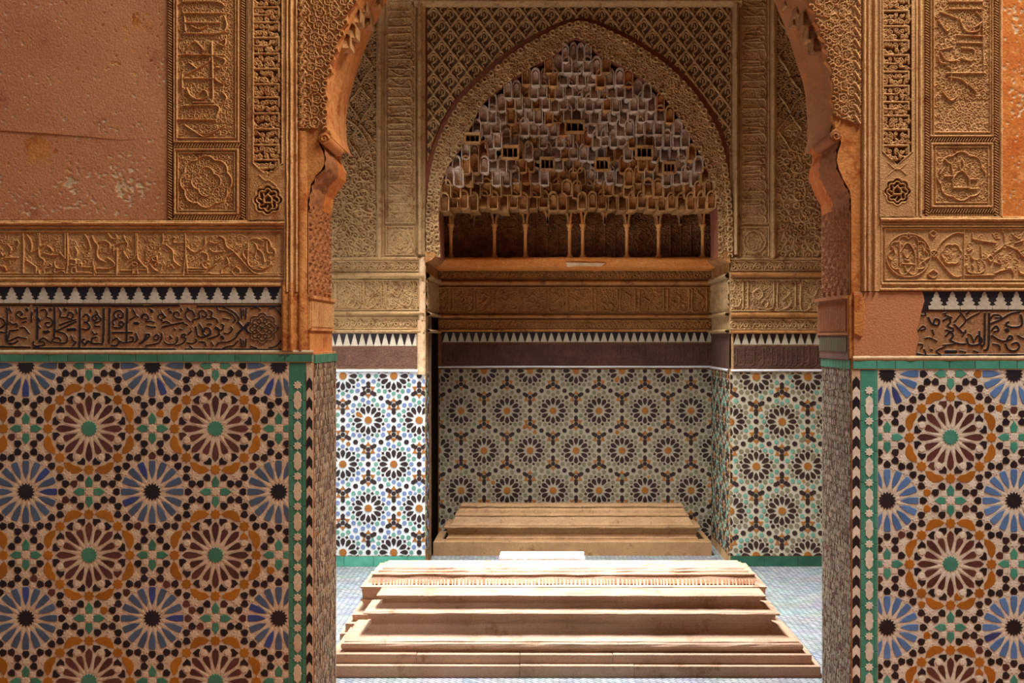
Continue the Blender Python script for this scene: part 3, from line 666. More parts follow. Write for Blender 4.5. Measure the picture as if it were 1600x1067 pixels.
V1 = """80,65 270,65; 85,160 250,160 290,130 280,80; 80,262 280,265; 85,375 240,375; 1.2*220,200 225,470 210,475; 100,355 200,300 210,280; 240,270 285,290 260,325 240,320; 130,490 230,490; 85,505 245,505 240,560; 60,570 100,570 240,572; 100,420 130,470 180,430 200,460 150,475 100,440; 260,200 285,190 280,220 250,210; 230,375 270,400 290,380; 90,80 95,150; 90,110 260,110; 120,125 160,140 200,125; 110,300 150,330; 100,230 140,200 180,240; 80,420 80,360; 270,440 290,470 260,500; 80,-40 270,-40; 80,10 240,10 280,30"""
r.script(V1, 260, 0, 3.05, 1.5, 1.2)
r.line([(290, 196), (305, 206), (320, 214), (335, 206), (352, 196)], 1.4, 1)
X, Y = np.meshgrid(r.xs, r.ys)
r.K = ((X < 271) | (X > 376.5) | (np.abs(Y-228) < 3.5) & (X > 272) | (Y > 337)) & (r.H < .45)  # groove floors around the rope coloured dark, for their shade and grime
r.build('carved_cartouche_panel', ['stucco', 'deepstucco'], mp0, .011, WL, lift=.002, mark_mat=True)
r = Relief(1440, -60, 1562, 341, 1.5)
for x in (1448, 1556): rope(r, x, -60, x, 338)
rope(r, 1452, 219, 1554, 219); rope(r, 1452, 330, 1554, 330)
for x in (1453.5, 1458, 1549.5): r.line([(x, -60), (x, 212)], 1.6, 1, smooth=False)
r.line([(1546, -60), (1546, 207)], 1.3, .9, smooth=False)
r.line([(1453, 213), (1550, 213)], 3, 1, smooth=False); r.line([(1461, 207), (1546, 207)], 1.2, .9, smooth=False)
r.rect(1455, 225, 1549, 323, 3, 1); r.rect(1461, 230, 1543, 317, 1.2, .8)
r.scroll(1462, -60, 1545, 160, 4.5, 1.2, .5); r.scroll(1462, 160, 1545, 205, 4.6, 1.1, .35); r.scroll(1464, 233, 1541, 315, 4.2, 1.1, .42)
V2 = """340,45 500,45; 340,10 500,10; 290,100 330,150 350,130; 380,170 500,175; 380,205 500,208; 1.2*300,250 330,290 380,290; 300,240 360,225; 1.2*330,350 510,350; 340,370 400,380 430,410; 310,440 350,480 380,460; 390,90 420,150 480,150 490,110; 400,230 460,240 450,290 400,280; 330,320 350,330 350,390; 290,270 300,300 340,305; 300,-40 500,-40; 300,60 380,90; 470,60 500,100 470,130; 430,400 470,440; 500,60 505,340"""
r.script(V2, 1370, 0, 3.05, 1.7, 1.15)
ch = """400,755 410,790 400,815 390,790 400,755; 360,895 362,850 400,815 435,850 437,895; 360,895 437,895; 320,840 360,840; 437,855 475,855; 440,900 475,900; 350,780 360,840; 445,780 440,850; 300,830 320,800; 320,760 340,780"""
r.script(ch, 1370, 0, 3.05, 1.8, 1.1); r.ring(1370+400/3.05, 840/3.05, 36, 1.5, .9, lobes=8, amp=.12)
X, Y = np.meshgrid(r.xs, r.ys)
r.K = ((X < 1452) & (X > 1444) | (X > 1552) & (X < 1560) | (np.abs(Y-219) < 3.5) & (X > 1452) & (X < 1554) | (Y > 327) & (Y < 334)) & (r.H < .45)  # rope groove floors darkened likewise, shade and grime put into the colour
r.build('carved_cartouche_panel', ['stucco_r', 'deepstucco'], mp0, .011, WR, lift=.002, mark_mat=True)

# ---------------- openwork kufic strips with a rosette at the foot
def kufic(root, x0, x1, yb, mat, ym, rm, ye):
    xm = (x0+x1)/2
    r = Relief(x0-4, -60, x1+4, ye, 1.7)
    y = -55
    while y < yb-8:
        p = random.uniform(20, 27)
        r.line([(x0+2, y), (x1-7, y)], 3.2, 1, smooth=False, flat=True)
        r.line([(x1-6, y), (x1-6, y+p*.55)], 3.2, 1, smooth=False, flat=True)
        if random.random() < .5: r.line([(x0+2, y+p*.5), (xm, y+p*.5), (xm+4, y+p*.2)], 2.8, 1, flat=True)
        for q_ in range(10):
            r.curl(x0+5+(x1-x0-14)*(q_ % 5)/4+random.uniform(-2, 2), y+p*(.32 if q_ < 5 else .72)+random.uniform(-2, 2), random.uniform(2.8, 4.4), random.uniform(0, 6), random.choice((-1, 1)), 2.6, .9)
        y += p
    r.line([(x0+1, -60), (x0+1, yb-12), (xm-4, yb+6), (xm, yb+10), (xm+4, yb+6), (x1-1, yb-12), (x1-1, -60)], 2.5, 1.1, smooth=False, flat=True)
    # solid ground outside the pointed end
    X, Y = np.meshgrid(r.xs, r.ys)
    out = (Y > yb-12+(X-0)*0) & (Y-(yb+8) > -np.abs(X-xm)*18/((x1-x0)/2)) 
    med = np.hypot(X-xm, Y-ym) < rm*.92*(1+.09*np.cos(8*np.arctan2(Y-ym, X-xm)))
    out |= (X < x0) | (X > x1)
    r.H[out & ~med] = .85
    r.ring(xm, ym, rm, 2, 1.05, lobes=8, amp=.15); r.ring(xm, ym, rm*.72, 2.4, 1, lobes=8, amp=.25)
    r.line([(xm-6, ym+4), (xm-6, ym-3), (xm, ym-9), (xm+6, ym-3), (xm+6, ym+4), (xm-6, ym+4)], 2.6, 1, smooth=False)
    for k in range(8): r.line([(xm+rm*.4*math.cos(k*.785), ym+rm*.4*math.sin(k*.785)), (xm+rm*.62*math.cos(k*.785+.2), ym+rm*.62*math.sin(k*.785+.2))], 2, .8, smooth=False)
    r.line([(xm-14, yb+6), (xm, yb+16), (xm+14, yb+6)], 1.3, 1.1); r.line([(xm-14, yb+24), (xm, yb+14), (xm+14, yb+24)], 1.3, 1.1)
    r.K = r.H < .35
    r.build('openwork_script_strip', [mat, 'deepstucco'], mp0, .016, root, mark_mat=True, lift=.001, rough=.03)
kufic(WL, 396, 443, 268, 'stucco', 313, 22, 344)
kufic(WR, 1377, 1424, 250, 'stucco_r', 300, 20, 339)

# ---------------- plain painted panels, stepped in behind their frames
def weathered(root, x0, y0, x1, y1, mat, spots, seed):
    r = Relief(x0, y0, x1, y1, .8)
    g = np.random.default_rng(seed)
    X, Y = np.meshgrid(r.xs, r.ys)
    for _ in range(40):
        cx, cy, s_ = g.uniform(x0, x1), g.uniform(y0, y1), g.uniform(15, 60)
        r.H += g.uniform(-.5, .5)*np.exp(-((X-cx)**2+(Y-cy)**2)/s_**2)
    n = g.normal(0, 1, r.H.shape)
    for _ in range(2): n = (n+np.roll(n, 1, 0)+np.roll(n, 1, 1)+np.roll(n, -1, 0)+np.roll(n, -1, 1))/5
    K = np.zeros_like(r.H)
    for (cx, cy, sx, sy, a) in spots: K += a*np.exp(-(((X-cx)/sx)**2+((Y-cy)/sy)**2))
    n2 = g.normal(0, 1, (r.ny//3+2, r.nx//3+2)); n2 = np.kron(n2, np.ones((3, 3)))[:r.ny, :r.nx]
    for _ in range(2): n2 = (n2+np.roll(n2, 1, 0)+np.roll(n2, 1, 1)+np.roll(n2, -1, 0)+np.roll(n2, -1, 1))/5
    r.K = (K+n*.45+n2*.55) > .8
    r.H -= r.K*.45
    r.build('painted_plaster_panel', [mat, 'patch'], mp0, .0035, root, mark_mat=True, lift=.002, rough=.05)
weathered(WL, -60, -60, 262, 343, 'terracotta', [(112,285,16,26,.95), (185,275,36,28,.62), (215,292,34,14,.7), (40,310,30,25,.35), (160,320,90,14,.4), (212,30,8,9,1.3), (248,90,5,60,.5), (186,103,5,5,1.1), (165,190,7,7,.8), (200,237,14,6,.5)], 3)
weathered(WR, 1565, -60, 1680, 340, 'orange_deep', [(1585,30,14,22,.75), (1592,140,10,60,.5), (1580,170,8,30,.4)], 4)
b = MB(); b.poly_prism([(-60,198),(60,196),(90,203),(150,208),(200,212),(258,206),(262,214),(190,219),(140,214),(80,209),(0,204),(-60,204)], 0, .0045, mp0, bevel=.002); b.build('plaster_ridge', 'terracotta', WL)

# ---------------- plain mouldings of the front wall
moulding('frame_moulding', 'stucco', WL, D0, 'h', -60, 446, [(344,0),(344.5,.012),(347,.012)]+roll(347,352,.010,.012)+[(353,.006)]+roll(353,357,.006,.006)+[(357.5,0)], seg=80, wob=.0007)
moulding('frame_moulding', 'stucco', WL, D0, 'h', -60, 446, [(433,0),(433.5,.008),(437,.011),(438,.005),(441,.005),(444,.014),(447,.014),(448,0)], seg=80, wob=.0007)
moulding('frame_moulding', 'stucco_r', WR, D0, 'h', 1374, 1680, [(338,0),(338.5,.012),(341,.012)]+roll(341,346,.010,.012)+[(347,.005)]+roll(347,352,.006,.005)+[(353,0)], seg=60, wob=.0007)
moulding('frame_moulding', 'stucco_r', WR, D0, 'h', 1374, 1680, [(441,0),(441.5,.009),(445,.011),(446,.005),(450,.005),(451,.014),(454,.014),(455,0)], seg=60, wob=.0007)
moulding('upright_moulding', 'stucco', WL, D0, 'v', -60, 344, [(385,0),(385.5,.010),(388,.010)]+roll(388,392,.006,.008)+[(392,.012),(395.5,.012),(396,0)], seg=60)
moulding('upright_moulding', 'stucco', WL, D0, 'v', -60, 456, [(444,0),(444.5,.014),(447,.014)]+roll(447.5,452,.010,.010)+[(453,.006)]+roll(453.5,458,.010,.010)+[(459,.006),(462,.006)]+roll(462.5,465.5,.007,.006)+[(466,0)], seg=80)
moulding('upright_moulding', 'orange', WL, D0, 'v', 440, 548, [(441,0),(441.5,.016),(445,.017),(450,.012),(452,.012),(455,.020),(458,.018),(459,.004),(466,.003),(467,0)], seg=40, wob=.0012)
moulding('upright_moulding', 'orange', WL, D0, 'v', 205, 548, [(466,0),(466.5,.006),(470,.010),(474,.006),(478,.003),(480,0)], seg=60, wob=.001)
moulding('upright_moulding', 'stucco_r', WR, D0, 'v', -60, 455, [(1346,0),(1346.5,.010)]+roll(1347,1352,.009,.010)+[(1353,.006)]+roll(1354,1358.5,.009,.008)+[(1360,.005),(1363,.005)]+roll(1363.5,1368,.012,.008)+[(1369,.006),(1373,.010),(1376,.010),(1376.5,0)], seg=80)
moulding('upright_moulding', 'stucco_r', WR, D0, 'v', -60, 339, [(1425,0),(1425.5,.010),(1428,.010)]+roll(1428.5,1433,.007,.008)+[(1434,.006)]+roll(1434.5,1439.5,.008,.008)+[(1440,0)], seg=60)
moulding('upright_moulding', 'stucco_r', WR, D0, 'v', -60, 339, [(1560,0),(1560.5,.008)]+roll(1561,1565,.006,.008)+[(1565.5,0)], seg=60)
b = MB(); b.bpx = 1.5
b.poly_prism([(1333,460),(1346,458),(1350,480),(1348,520),(1345,527),(1333,522)], -.005, .014, mp0, bevel=.004); b.build('broken_plaster_edge', 'orange', WR)

# ---------------- arch faces: scalloped carving around the opening
def arch_face(root, poly, x0, x1, mat, sgn):
    ins = poly_test(poly)
    r = Relief(x0, -60, x1, 203, 1.7)
    E = arcL2 if sgn < 0 else arcR2
    for i, (x, y) in enumerate(E):
        if y < 205: r.ring(x+sgn*3.2, y, 4.0, 2.0, 1.15); r.ring(x+sgn*9, y+3, 3, 1.3, .8)
    for c in range(7):
        for k in range(14):
            y = -55+k*19+(9 if c % 2 else 0)
            ex = np.interp(y, [p[1] for p in sorted(E, key=lambda p: p[1])], [p[0] for p in sorted(E, key=lambda p: p[1])])
            x = ex+sgn*(18+c*12)
            x += random.uniform(-1.5, 1.5); r.ring(x, y, random.uniform(6, 8), 1.7, .9, lobes=5, amp=.22, rot=random.uniform(0, 6)); r.curl(x, y, 3.8, random.uniform(0, 6), random.choice((-1, 1)), 1.6, .8)
            r.curl(x+sgn*6, y+9, 3, random.uniform(0, 6), random.choice((-1, 1)), 1.3, .6)
    xb = x0+4 if sgn < 0 else x1-4
    for k in range(15):
        y = -50+k*17
        r.line([(xb, y+6), (xb-sgn*3, y), (xb-sgn*7, y-6)], 4.2, 1.4)
    r.build('scalloped_arch_carving', mat, mp0, .011, root, inside=ins, lift=.002)
arch_face(WL, [(467,-60),(467,200)]+[p for p in arcL2 if 0 <= 203-p[1] and p[1] > -60]+[(620,-60)], 466, 625, 'stucco', -1)
arch_face(WR, [(1345,-60),(1345,197)]+[p for p in arcR2 if p[1] < 198 and p[1] > -60]+[(1195,-60)], 1190, 1346, 'stucco_r', 1)

# ---------------- intrados: carved reveals, corbel heads, capitals, tiled jambs
def reveal_map(side):
    # u = distance in from the front face (m), v = height z ; h = out into the opening
    x = (490-VX)*D0/F if side < 0 else (1330-VX)*D0/F
    return x
for side, root in ((-1, WL), (1, WR)):
    xd = reveal_map(side)
    xa = ((480 if side < 0 else 1330)-VX)*D0/F
    zt = EYE+(VY-(553 if side < 0 else 562))*D0/F
    # relief panels on the flat reveal above
    def mk(xc): return lambda U, V_, H: (xc-side*H+0*U, D0+U, V_)
    z1, z0_ = EYE+(VY-318)*D0/F, EYE+(VY-460)*D0/F
    r = Relief(0, z0_, .50, z1, 1); r.res = 1
    r.nx, r.ny = 90, 160; r.xs = np.linspace(.0, .5, 90); r.ys = np.linspace(z0_, z1, 160); r.H = np.zeros((160, 90)); r.K = np.zeros((160, 90), bool)
    def scaled_line(P, w_, h_):
        for a, b_ in zip(P[:-1], P[1:]):
            X = r.xs[None, :]-a[0]; Y = r.ys[:, None]-a[1]; dx, dy = b_[0]-a[0], b_[1]-a[1]
            t = np.clip((X*dx+Y*dy)/(dx*dx+dy*dy+1e-12), 0, 1); d = np.hypot(X-t*dx, Y-t*dy)
            np.maximum(r.H, h_*np.sqrt(np.clip(1-(d/w_)**2, 0, 1)), out=r.H)
    for i in range(9):
        for j in range(7):
            cx, cy = .04+i*.052, z0_+.03+j*.05+(.025 if i % 2 else 0); r0 = random.uniform(0, 6); c_h = random.choice((-1, 1))
            scaled_line([(cx+.024*(1-.8*t/7)*math.cos(r0+c_h*t), cy+.024*(1-.8*t/7)*math.sin(r0+c_h*t)) for t in range(8)], .0055, 1)
    r.build('carved_reveal_panel', 'reveal', mk(xa-side*.003), .009, root, rough=.04)
    # capital block, fluted
    b = MB()
    zc0, zc1 = EYE+(VY-(522 if side > 0 else 515))*D0/F, EYE+(VY-462)*D0/F
    xw = ((482 if side < 0 else 1327)-VX)*D0/F
    x2 = xw-side*.006
    b.box(min(x2, xa+side*.02), max(x2, xa+side*.02), D0+.004, DJ+.006, zc0, zc1)
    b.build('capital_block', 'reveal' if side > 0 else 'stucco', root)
    for k in range(22):
        q = MB(); y = D0+.015+k*.0225
        q.box(min(x2, x2-side*.006), max(x2, x2-side*.006), y, y+.013, zc0+.012, zc1-.02); q.build('flute', 'reveal' if side > 0 else 'stucco', root)
    q = MB(); q.box(min(x2, x2-side*.02), max(x2, x2-side*.010), D0-.002, DJ+.008, zc1-.010, zc1+.002); q.box(min(x2, x2-side*.007), max(x2, x2-side*.007), D0-.002, DJ+.006, zc0-.003, zc0+.006)
    q.build('capital_fillet', 'reveal' if side > 0 else 'orange', root)
    # block below the capital
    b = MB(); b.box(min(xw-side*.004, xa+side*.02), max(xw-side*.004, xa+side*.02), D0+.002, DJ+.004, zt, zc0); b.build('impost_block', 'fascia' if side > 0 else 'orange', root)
    if side > 0:
        for k in range(20):
            q = MB(); y = D0+.02+k*.024; q.box(xw-.009, xw, y, y+.012, zt+.03, zc0-.012); q.build('flute', 'mosaic_olive', root)
    # green course returning along the jamb, with small mosaic below it
    q = MB()
    for k in range(9): q.box(min(xd, xd-side*.006), max(xd, xd-side*.006), D0+.004+k*.056, D0+.056+k*.056, zt-.035, zt-.003)
    o = q.build('jamb_course', 'green', root); o['kind'] = 'stuff'
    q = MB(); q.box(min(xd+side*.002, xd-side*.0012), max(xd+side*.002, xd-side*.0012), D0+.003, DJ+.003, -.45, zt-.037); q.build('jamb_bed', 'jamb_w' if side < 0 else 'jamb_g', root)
    q = MB(); nn = 0
    zz = -.4
    while zz < zt-.045:
        yy = D0+.004
        while yy < DJ-.02:
            hgt = .027; wd = .0095
            mi = random.choices((0, 1, 2, 3, 4), (5, 3.2, 2.2, 1.4, .8))[0]
            off = random.uniform(-.006, .006); cz = zz+off
            pts = [(yy+wd*.5, cz), (yy+wd, cz+hgt*.3), (yy+wd, cz+hgt*.75), (yy+wd*.5, cz+hgt), (yy, cz+hgt*.75), (yy, cz+hgt*.3)]
            hh = random.uniform(.002, .0035)
            b0 = len(q.v)
            for (a, c) in pts: q.v.append((xd, a, c))
            for (a, c) in pts: q.v.append((xd-side*hh, a, c))
            n = 6
            q.f.append(tuple(range(b0+n, b0+2*n))); q.m.append(mi)
            for i in range(n): q.f.append((b0+i, b0+(i+1) % n, b0+n+(i+1) % n, b0+n+i)); q.m.append(mi)
            yy += wd*1.04
        zz += .0285
    o = q.build('jamb_mosaic', ['jamb_w' if side < 0 else 'jamb_g', 'fascia', 'fascia_dark', 'mosaic_olive', 'niche' if side < 0 else 'jamb_w'], root); o['kind'] = 'stuff'
    # curled corbel head where the arch springs
    cxp, cyp = (507.5, 217) if side < 0 else (1305.5, 213)
    b = MB(); b.bpx = 2.5
    b.poly_prism([(cxp+9.6*math.cos(t*math.pi/10), cyp+9.6*math.sin(t*math.pi/10)) for t in range(20)], -.30, .010, mp0, bevel=.008)
    b.build('corbel_head', 'orange' if side < 0 else 'reveal', root)
    r = Relief(cxp-9, cyp-9, cxp+9, cyp+9, 2)
    r.curl(cxp, cyp, 7, 0, side, 2, 1, leaf=False); ins = poly_test([(cxp+8.4*math.cos(t*.314), cyp+8.4*math.sin(t*.314)) for t in range(20)])
    r.build('corbel_volute', 'orange' if side < 0 else 'reveal', mp0, .005, root, inside=ins, lift=.011)
# carved stucco lining of the lobed corbels (front half of the soffit), following the lobes
def soffit(root, pts, y0, y1, mat, name, nu=26, amp=.0045):
    P = [((u-VX)*D0/F, EYE+(VY-v)*D0/F) for u, v in pts]
    R = []
    for a, b_ in zip(P[:-1], P[1:]):
        n = max(2, int(math.hypot(a[0]-b_[0], a[1]-b_[1])/.006))
        for k in range(n): R.append((a[0]+(b_[0]-a[0])*k/n, a[1]+(b_[1]-a[1])*k/n))
    R.append(P[-1]); V = []
    cxm = (910-VX)*D0/F
    for i, (x, z) in enumerate(R):
        a = R[max(0, i-1)]; c = R[min(len(R)-1, i+1)]; tx, tz = c[0]-a[0], c[1]-a[1]; l = math.hypot(tx, tz) or 1
        nx_, nz_ = tz/l, -tx/l
        if nx_*(cxm-x) < 0 and abs(nx_) > .2: nx_, nz_ = -nx_, -nz_
        for k in range(nu):
            u = k/(nu-1); h = .002+amp*(.5+.5*math.sin(i*.9+3*math.sin(k*.8))*math.cos(k*1.9+i*.35))+random.gauss(0, .0006)
            V.append((x+nx_*h, y0+(y1-y0)*u, z+nz_*h))
    idx = np.arange(len(R)*nu).reshape(len(R), nu)
    Q = np.stack([idx[:-1, :-1], idx[1:, :-1], idx[1:, 1:], idx[:-1, 1:]], -1).reshape(-1, 4)
    return mesh_np(name, V, Q, mat, root, smooth=True)
soffit(WL, arcL[3:15], D0, D0+.29, 'reveal', 'carved_soffit', amp=.008)
soffit(WL, arcL[3:15], D0+.29, DJ, 'orange_deep', 'plain_soffit', nu=14, amp=.002)
soffit(WR, arcR[3:14], D0, D0+.29, 'reveal', 'carved_soffit', amp=.008)
soffit(WR, arcR[3:14], D0+.29, DJ, 'orange_deep', 'plain_soffit', nu=14, amp=.002)
soffit(WL, smL, D0+.036, DJ, 'orange', 'arch_soffit', amp=.0015)
soffit(WR, smR, D0+.036, DJ, 'ochre_dull', 'arch_soffit', amp=.0015)

# ================================================================== back wall of the chamber
WB = empty('wall_back', 'carved back wall of the chamber with its two tiled piers', 'structure')
WN = empty('wall_niche_back', 'tiled back wall of the arched niche below carved friezes', 'structure')
WA = empty('wall_niche_arch', 'pointed arch wall over the niche with lattice spandrels, honeycomb vault and small arcade', 'structure')
WNL = empty('wall_niche_left', 'left side wall of the niche with a dark slit doorway', 'structure')
WNR = empty('wall_niche_right', 'right side wall of the niche with small mosaic tiles', 'structure')
mpP, mpN = front_map(DP), front_map(DN)
xl, xr = (665-VX)*DP/F, (1140-VX)*DP/F
zsh = EYE+(VY-400)*DP/F
b = MB(); b.box(-2.5, xl, DP, 10.2, 0, 4.75); b.build('pier', 'inner', WB)
b = MB(); b.box(xr, 3.0, DP, 10.2, 0, 4.75); b.build('pier', 'inner', WB)
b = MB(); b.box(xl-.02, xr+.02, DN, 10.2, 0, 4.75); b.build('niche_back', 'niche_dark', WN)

inner = [(688,402),(687,370),(686,340),(688,310),(693,280),(706,252),(722,230),(738,196),(753,166),(773,146),(801,124),(832,105),(868,86),(900,60),(936,86),(972,105),(1003,124),(1030,146),(1052,172),(1072,204),(1089,234),(1108,272),(1117,305),(1121,340),(1121,402)]
outer = [(667,402),(666,345),(669,300),(676,255),(690,210),(716,163),(755,122),(800,85),(850,55),(903,34),(955,50),(1003,76),(1048,108),(1088,150),(1116,195),(1133,245),(1141,300),(1144,345),(1144,402)]
def sm(P, n=6):
    R = []
    for i in range(len(P)-1):
        a = P[max(0, i-1)]; b_ = P[i]; c = P[i+1]; d = P[min(len(P)-1, i+2)]
        for k in range(n):
            t = k/n; R.append(tuple(.5*((2*b_[m_])+(-a[m_]+c[m_])*t+(2*a[m_]-5*b_[m_]+4*c[m_]-d[m_])*t*t+(-a[m_]+3*b_[m_]-3*c[m_]+d[m_])*t**3) for m_ in (0, 1)))
    return R+[P[-1]]
innS, outS = sm(inner, 4), sm(outer, 4)
def slab(poly, y0, y1, name, mat, root, Dm):
    b = MB(); P = [((u-VX)*Dm/F, EYE+(VY-v)*Dm/F) for u, v in poly]; n = len(P)
    b.v = [(x, y0, z) for x, z in P]+[(x, y1, z) for x, z in P]
    b.f = [tuple(range(n)), tuple(reversed(range(n, 2*n)))]+[(i, (i+1) % n, n+(i+1) % n, n+i) for i in range(n)]; b.m = [0]*len(b.f)
    o = b.build(name, mat, root)
    import bmesh
    bm = bmesh.new(); bm.from_mesh(o.data); bmesh.ops.recalc_face_normals(bm, faces=bm.faces); bm.to_mesh(o.data); bm.free(); return o
ia = next(i for i, p in enumerate(innS) if p == (900, 60))
slab([(664,402),(664,-180),(900,-180)]+[p for p in reversed(innS[:ia+1])], DP+.01, 9.35, 'arch_wall', 'inner_red', WA, DP)
slab([(900,-180),(1141,-180),(1141,402)]+[p for p in reversed(innS[ia:])], DP+.01, 9.35, 'arch_wall', 'inner_red', WA, DP)

# sebka lattice in the spandrels
outT = poly_test(outS+[(1144,500),(667,500)]); inT = poly_test(innS+[(1121,500),(688,500)])
r = Relief(664, 10, 1146, 400, 1.7)
cxs = 677.5
for i in range(-1, 19):
    for j in range(-1, 24):
        x = cxs+i*26.3*1.0; 
        for (ox, oy) in ((0, 0), (13.15, 17.3)):
            X_, Y_ = x+ox, 28+j*34.6+oy
            if Y_ > 400 or outT(X_, Y_-14)[0] and outT(X_-12, Y_)[0] and outT(X_+12, Y_)[0]: continue
            # ogival cell with its palmette
            r.line([(X_, Y_-19), (X_-5, Y_-13), (X_-10.5, Y_-7), (X_-11.5, Y_+1), (X_-6, Y_+9), (X_-1, Y_+14), (X_, Y_+19)], 1.9, 1)
            r.line([(X_, Y_-19), (X_+5, Y_-13), (X_+10.5, Y_-7), (X_+11.5, Y_+1), (X_+6, Y_+9), (X_+1, Y_+14), (X_, Y_+19)], 1.9, 1)
            r.line([(X_-4.5, Y_-4), (X_-3.5, Y_-9), (X_, Y_-12), (X_+3.5, Y_-9), (X_+4.5, Y_-4), (X_+1.5, Y_), (X_-3, Y_+3), (X_, Y_+8)], 1.7, .8)
            r.line([(X_, Y_-7), (X_, Y_-2)], 1.7, .8)
sp = lambda x, y: (~poly_test([(p[0]+(-7 if p[0] < 903 else 7), p[1]-5) for p in outS]+[(1153,500),(660,500)])(x, y)) & (x > 668) & (x < 1142)
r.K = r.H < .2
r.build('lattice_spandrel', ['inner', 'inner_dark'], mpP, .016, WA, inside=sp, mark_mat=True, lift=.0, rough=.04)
# carved band of the arch
r = Relief(664, 30, 1147, 402, 1.7)
band = lambda x, y: outT(x, y) & ~inT(x, y)
r.scroll(664, 32, 1147, 402, 4.3, 1.7, .85, inside=lambda x, y: bool(band(x, y)[0]))
acc = 0
for i in range(1, len(outS)):
    acc += math.hypot(outS[i][0]-outS[i-1][0], outS[i][1]-outS[i-1][1])
    if acc > 9: acc = 0; x, y = outS[i]; dx, dy = (903-x), (300-y); l = math.hypot(dx, dy); r.ring(x+dx/l*4, y+dy/l*4, 3.6, 2.2, 1.4)
acc = 0
for i in range(1, len(innS)):
    acc += math.hypot(innS[i][0]-innS[i-1][0], innS[i][1]-innS[i-1][1])
    if acc > 11: acc = 0; x, y = innS[i]; dx, dy = (903-x), (300-y); l = math.hypot(dx, dy); r.ring(x-dx/l*4, y-dy/l*4, 3.8, 2.0, 1.3)
r.build('carved_arch_band', 'inner', mpP, .016, WA, inside=band, lift=.016)

# frames around the niche arch
moulding('frame_moulding', 'inner', WB, DP, 'h', 648, 1158, [(-1,0),(0,.03)]+roll(1,7,.02,.03)+[(8,.025),(11,.02),(12,0)], seg=60)
moulding('frame_moulding', 'inner', WB, DP, 'v', -60, 398, [(653,0),(653.5,.03)]+roll(654,660,.02,.03)+[(661,.02),(664,.015),(665,0)], seg=60)
moulding('frame_moulding', 'inner', WB, DP, 'v', -60, 398, [(1144,0),(1144.5,.015),(1146,.02)]+roll(1147,1152,.02,.03)+[(1152.5,.02),(1153,0)], seg=60)
for x, root in ((594, WB), (1208, WB)):
    moulding('frame_moulding', 'inner', root, DP, 'v', -60, 404, [(x-6,0),(x-5.5,.012),(x-4,.012)]+roll(x-3.5,x+3.5,.022,.012)+[(x+4.5,.010),(x+6,.010),(x+6.5,0)], seg=60)

# cursive strips, square medallions
def cursive_strip(x0, x1, y0, y1, name='cursive_strip'):
    r = Relief(x0, y0, x1, y1, 1.7)
    r.rect(x0+2, y0+1, x1-2, y1-1.5, 1.5, 1)
    r.scroll(x0+6, y0, x1-5, y1, 3.4, 1.2, .55)
    y = y0+6
    while y < y1-10:
        p = random.uniform(9, 17)
        r.line([(x0+6, y), (x1-9, y+random.uniform(-1.5, 1.5))], 1.9, 1, smooth=False)
        k = random.random()
        if k < .4: r.line([(x1-9, y), (x1-6, y+p*.5), (x1-10, y+p), (x1-16, y+p*.8)], 1.9, 1)
        elif k < .7: r.line([(x0+8, y+3), ((x0+x1)/2, y+p*.8), (x1-12, y+p*.3), (x1-7, y+p)], 1.9, 1)
        else: r.ring(x1-12, y+p*.5, 4, 1.7, 1); r.line([(x1-16, y+p*.5), (x0+10, y+p*.7)], 1.7, 1)
        y += p
    r.build(name, 'inner', mpP, .013, WB, lift=.003)
cursive_strip(602, 651, -60, 349); cursive_strip(1155, 1203, -60, 350)
for (x0, x1, y0, y1) in ((602, 649, 352, 400), (1155, 1203, 353, 403)):
    r = Relief(x0, y0, x1, y1, 1.8); xm, ym = (x0+x1)/2, (y0+y1)/2
    r.rect(x0+2, y0+2, x1-2, y1-2, 1.5, 1); r.scroll(x0+5, y0+5, x1-4, y1-4, 3.2, 1.2, .6)
    r.ring(xm, ym, 17, 1.8, 1, lobes=12, amp=.08); r.ring(xm, ym, 11, 1.6, .95, lobes=8, amp=.2)
    r.build('medallion_panel', 'inner', mpP, .013, WB, lift=.003)
# big arabesque panels beside
for sd, (x0, x1, cxx, crest) in enumerate(((500, 588, 500, 150), (1213, 1310, 1300, 60))):
    r = Relief(x0, -60, x1, 404, 1.6)
    up = 215 if sd == 0 else 190
    def arcy(x): # blind arch line
        return up+ (40*((x-(x0 if sd == 0 else x1-20))/70)**2)
    r.scroll(x0, up+15, x1, 404, 6.2, 2.0, .9)
    r.scroll(x0, -60, x1, up+20, 4.0, 1.3, .55)
    if sd == 0: r.line([(540,185),(560,200),(575,225),(584,262),(586,300)], 2, 1.2)
    else: r.line([(1258,182),(1240,192),(1222,205),(1215,225)], 2, 1.2)
    step = 58
    for k in range(-2, 6):
        cy = 45+k*step if sd == 0 else 30+k*step; xm = x0+64 if sd == 0 else 1234
        for sg in (-1, 1):
            r.line([(xm, cy-24), (xm+sg*4, cy-20), (xm+sg*9, cy-12), (xm+sg*15, cy-6), (xm+sg*18, cy)], 1.7, 1.5)
            r.line([(xm, cy+30), (xm+sg*4, cy+22), (xm+sg*9, cy+14), (xm+sg*15, cy+7), (xm+sg*18, cy)], 1.7, 1.5)
        if cy > up-20: break
    for _ in range(10):
        cx_, cy_ = random.uniform(x0+8, x1-8), random.uniform(up+20, 390); r.curl(cx_, cy_, 11, random.uniform(0, 6), random.choice((-1, 1)), 2.3, 1.25)
    r.K = np.broadcast_to((r.ys[:, None] < up), r.H.shape) & (r.H < .3)
    r.build('arabesque_panel', ['inner' , 'inner_dark'], mpP, .017, WB, mark_mat=True, lift=.001)

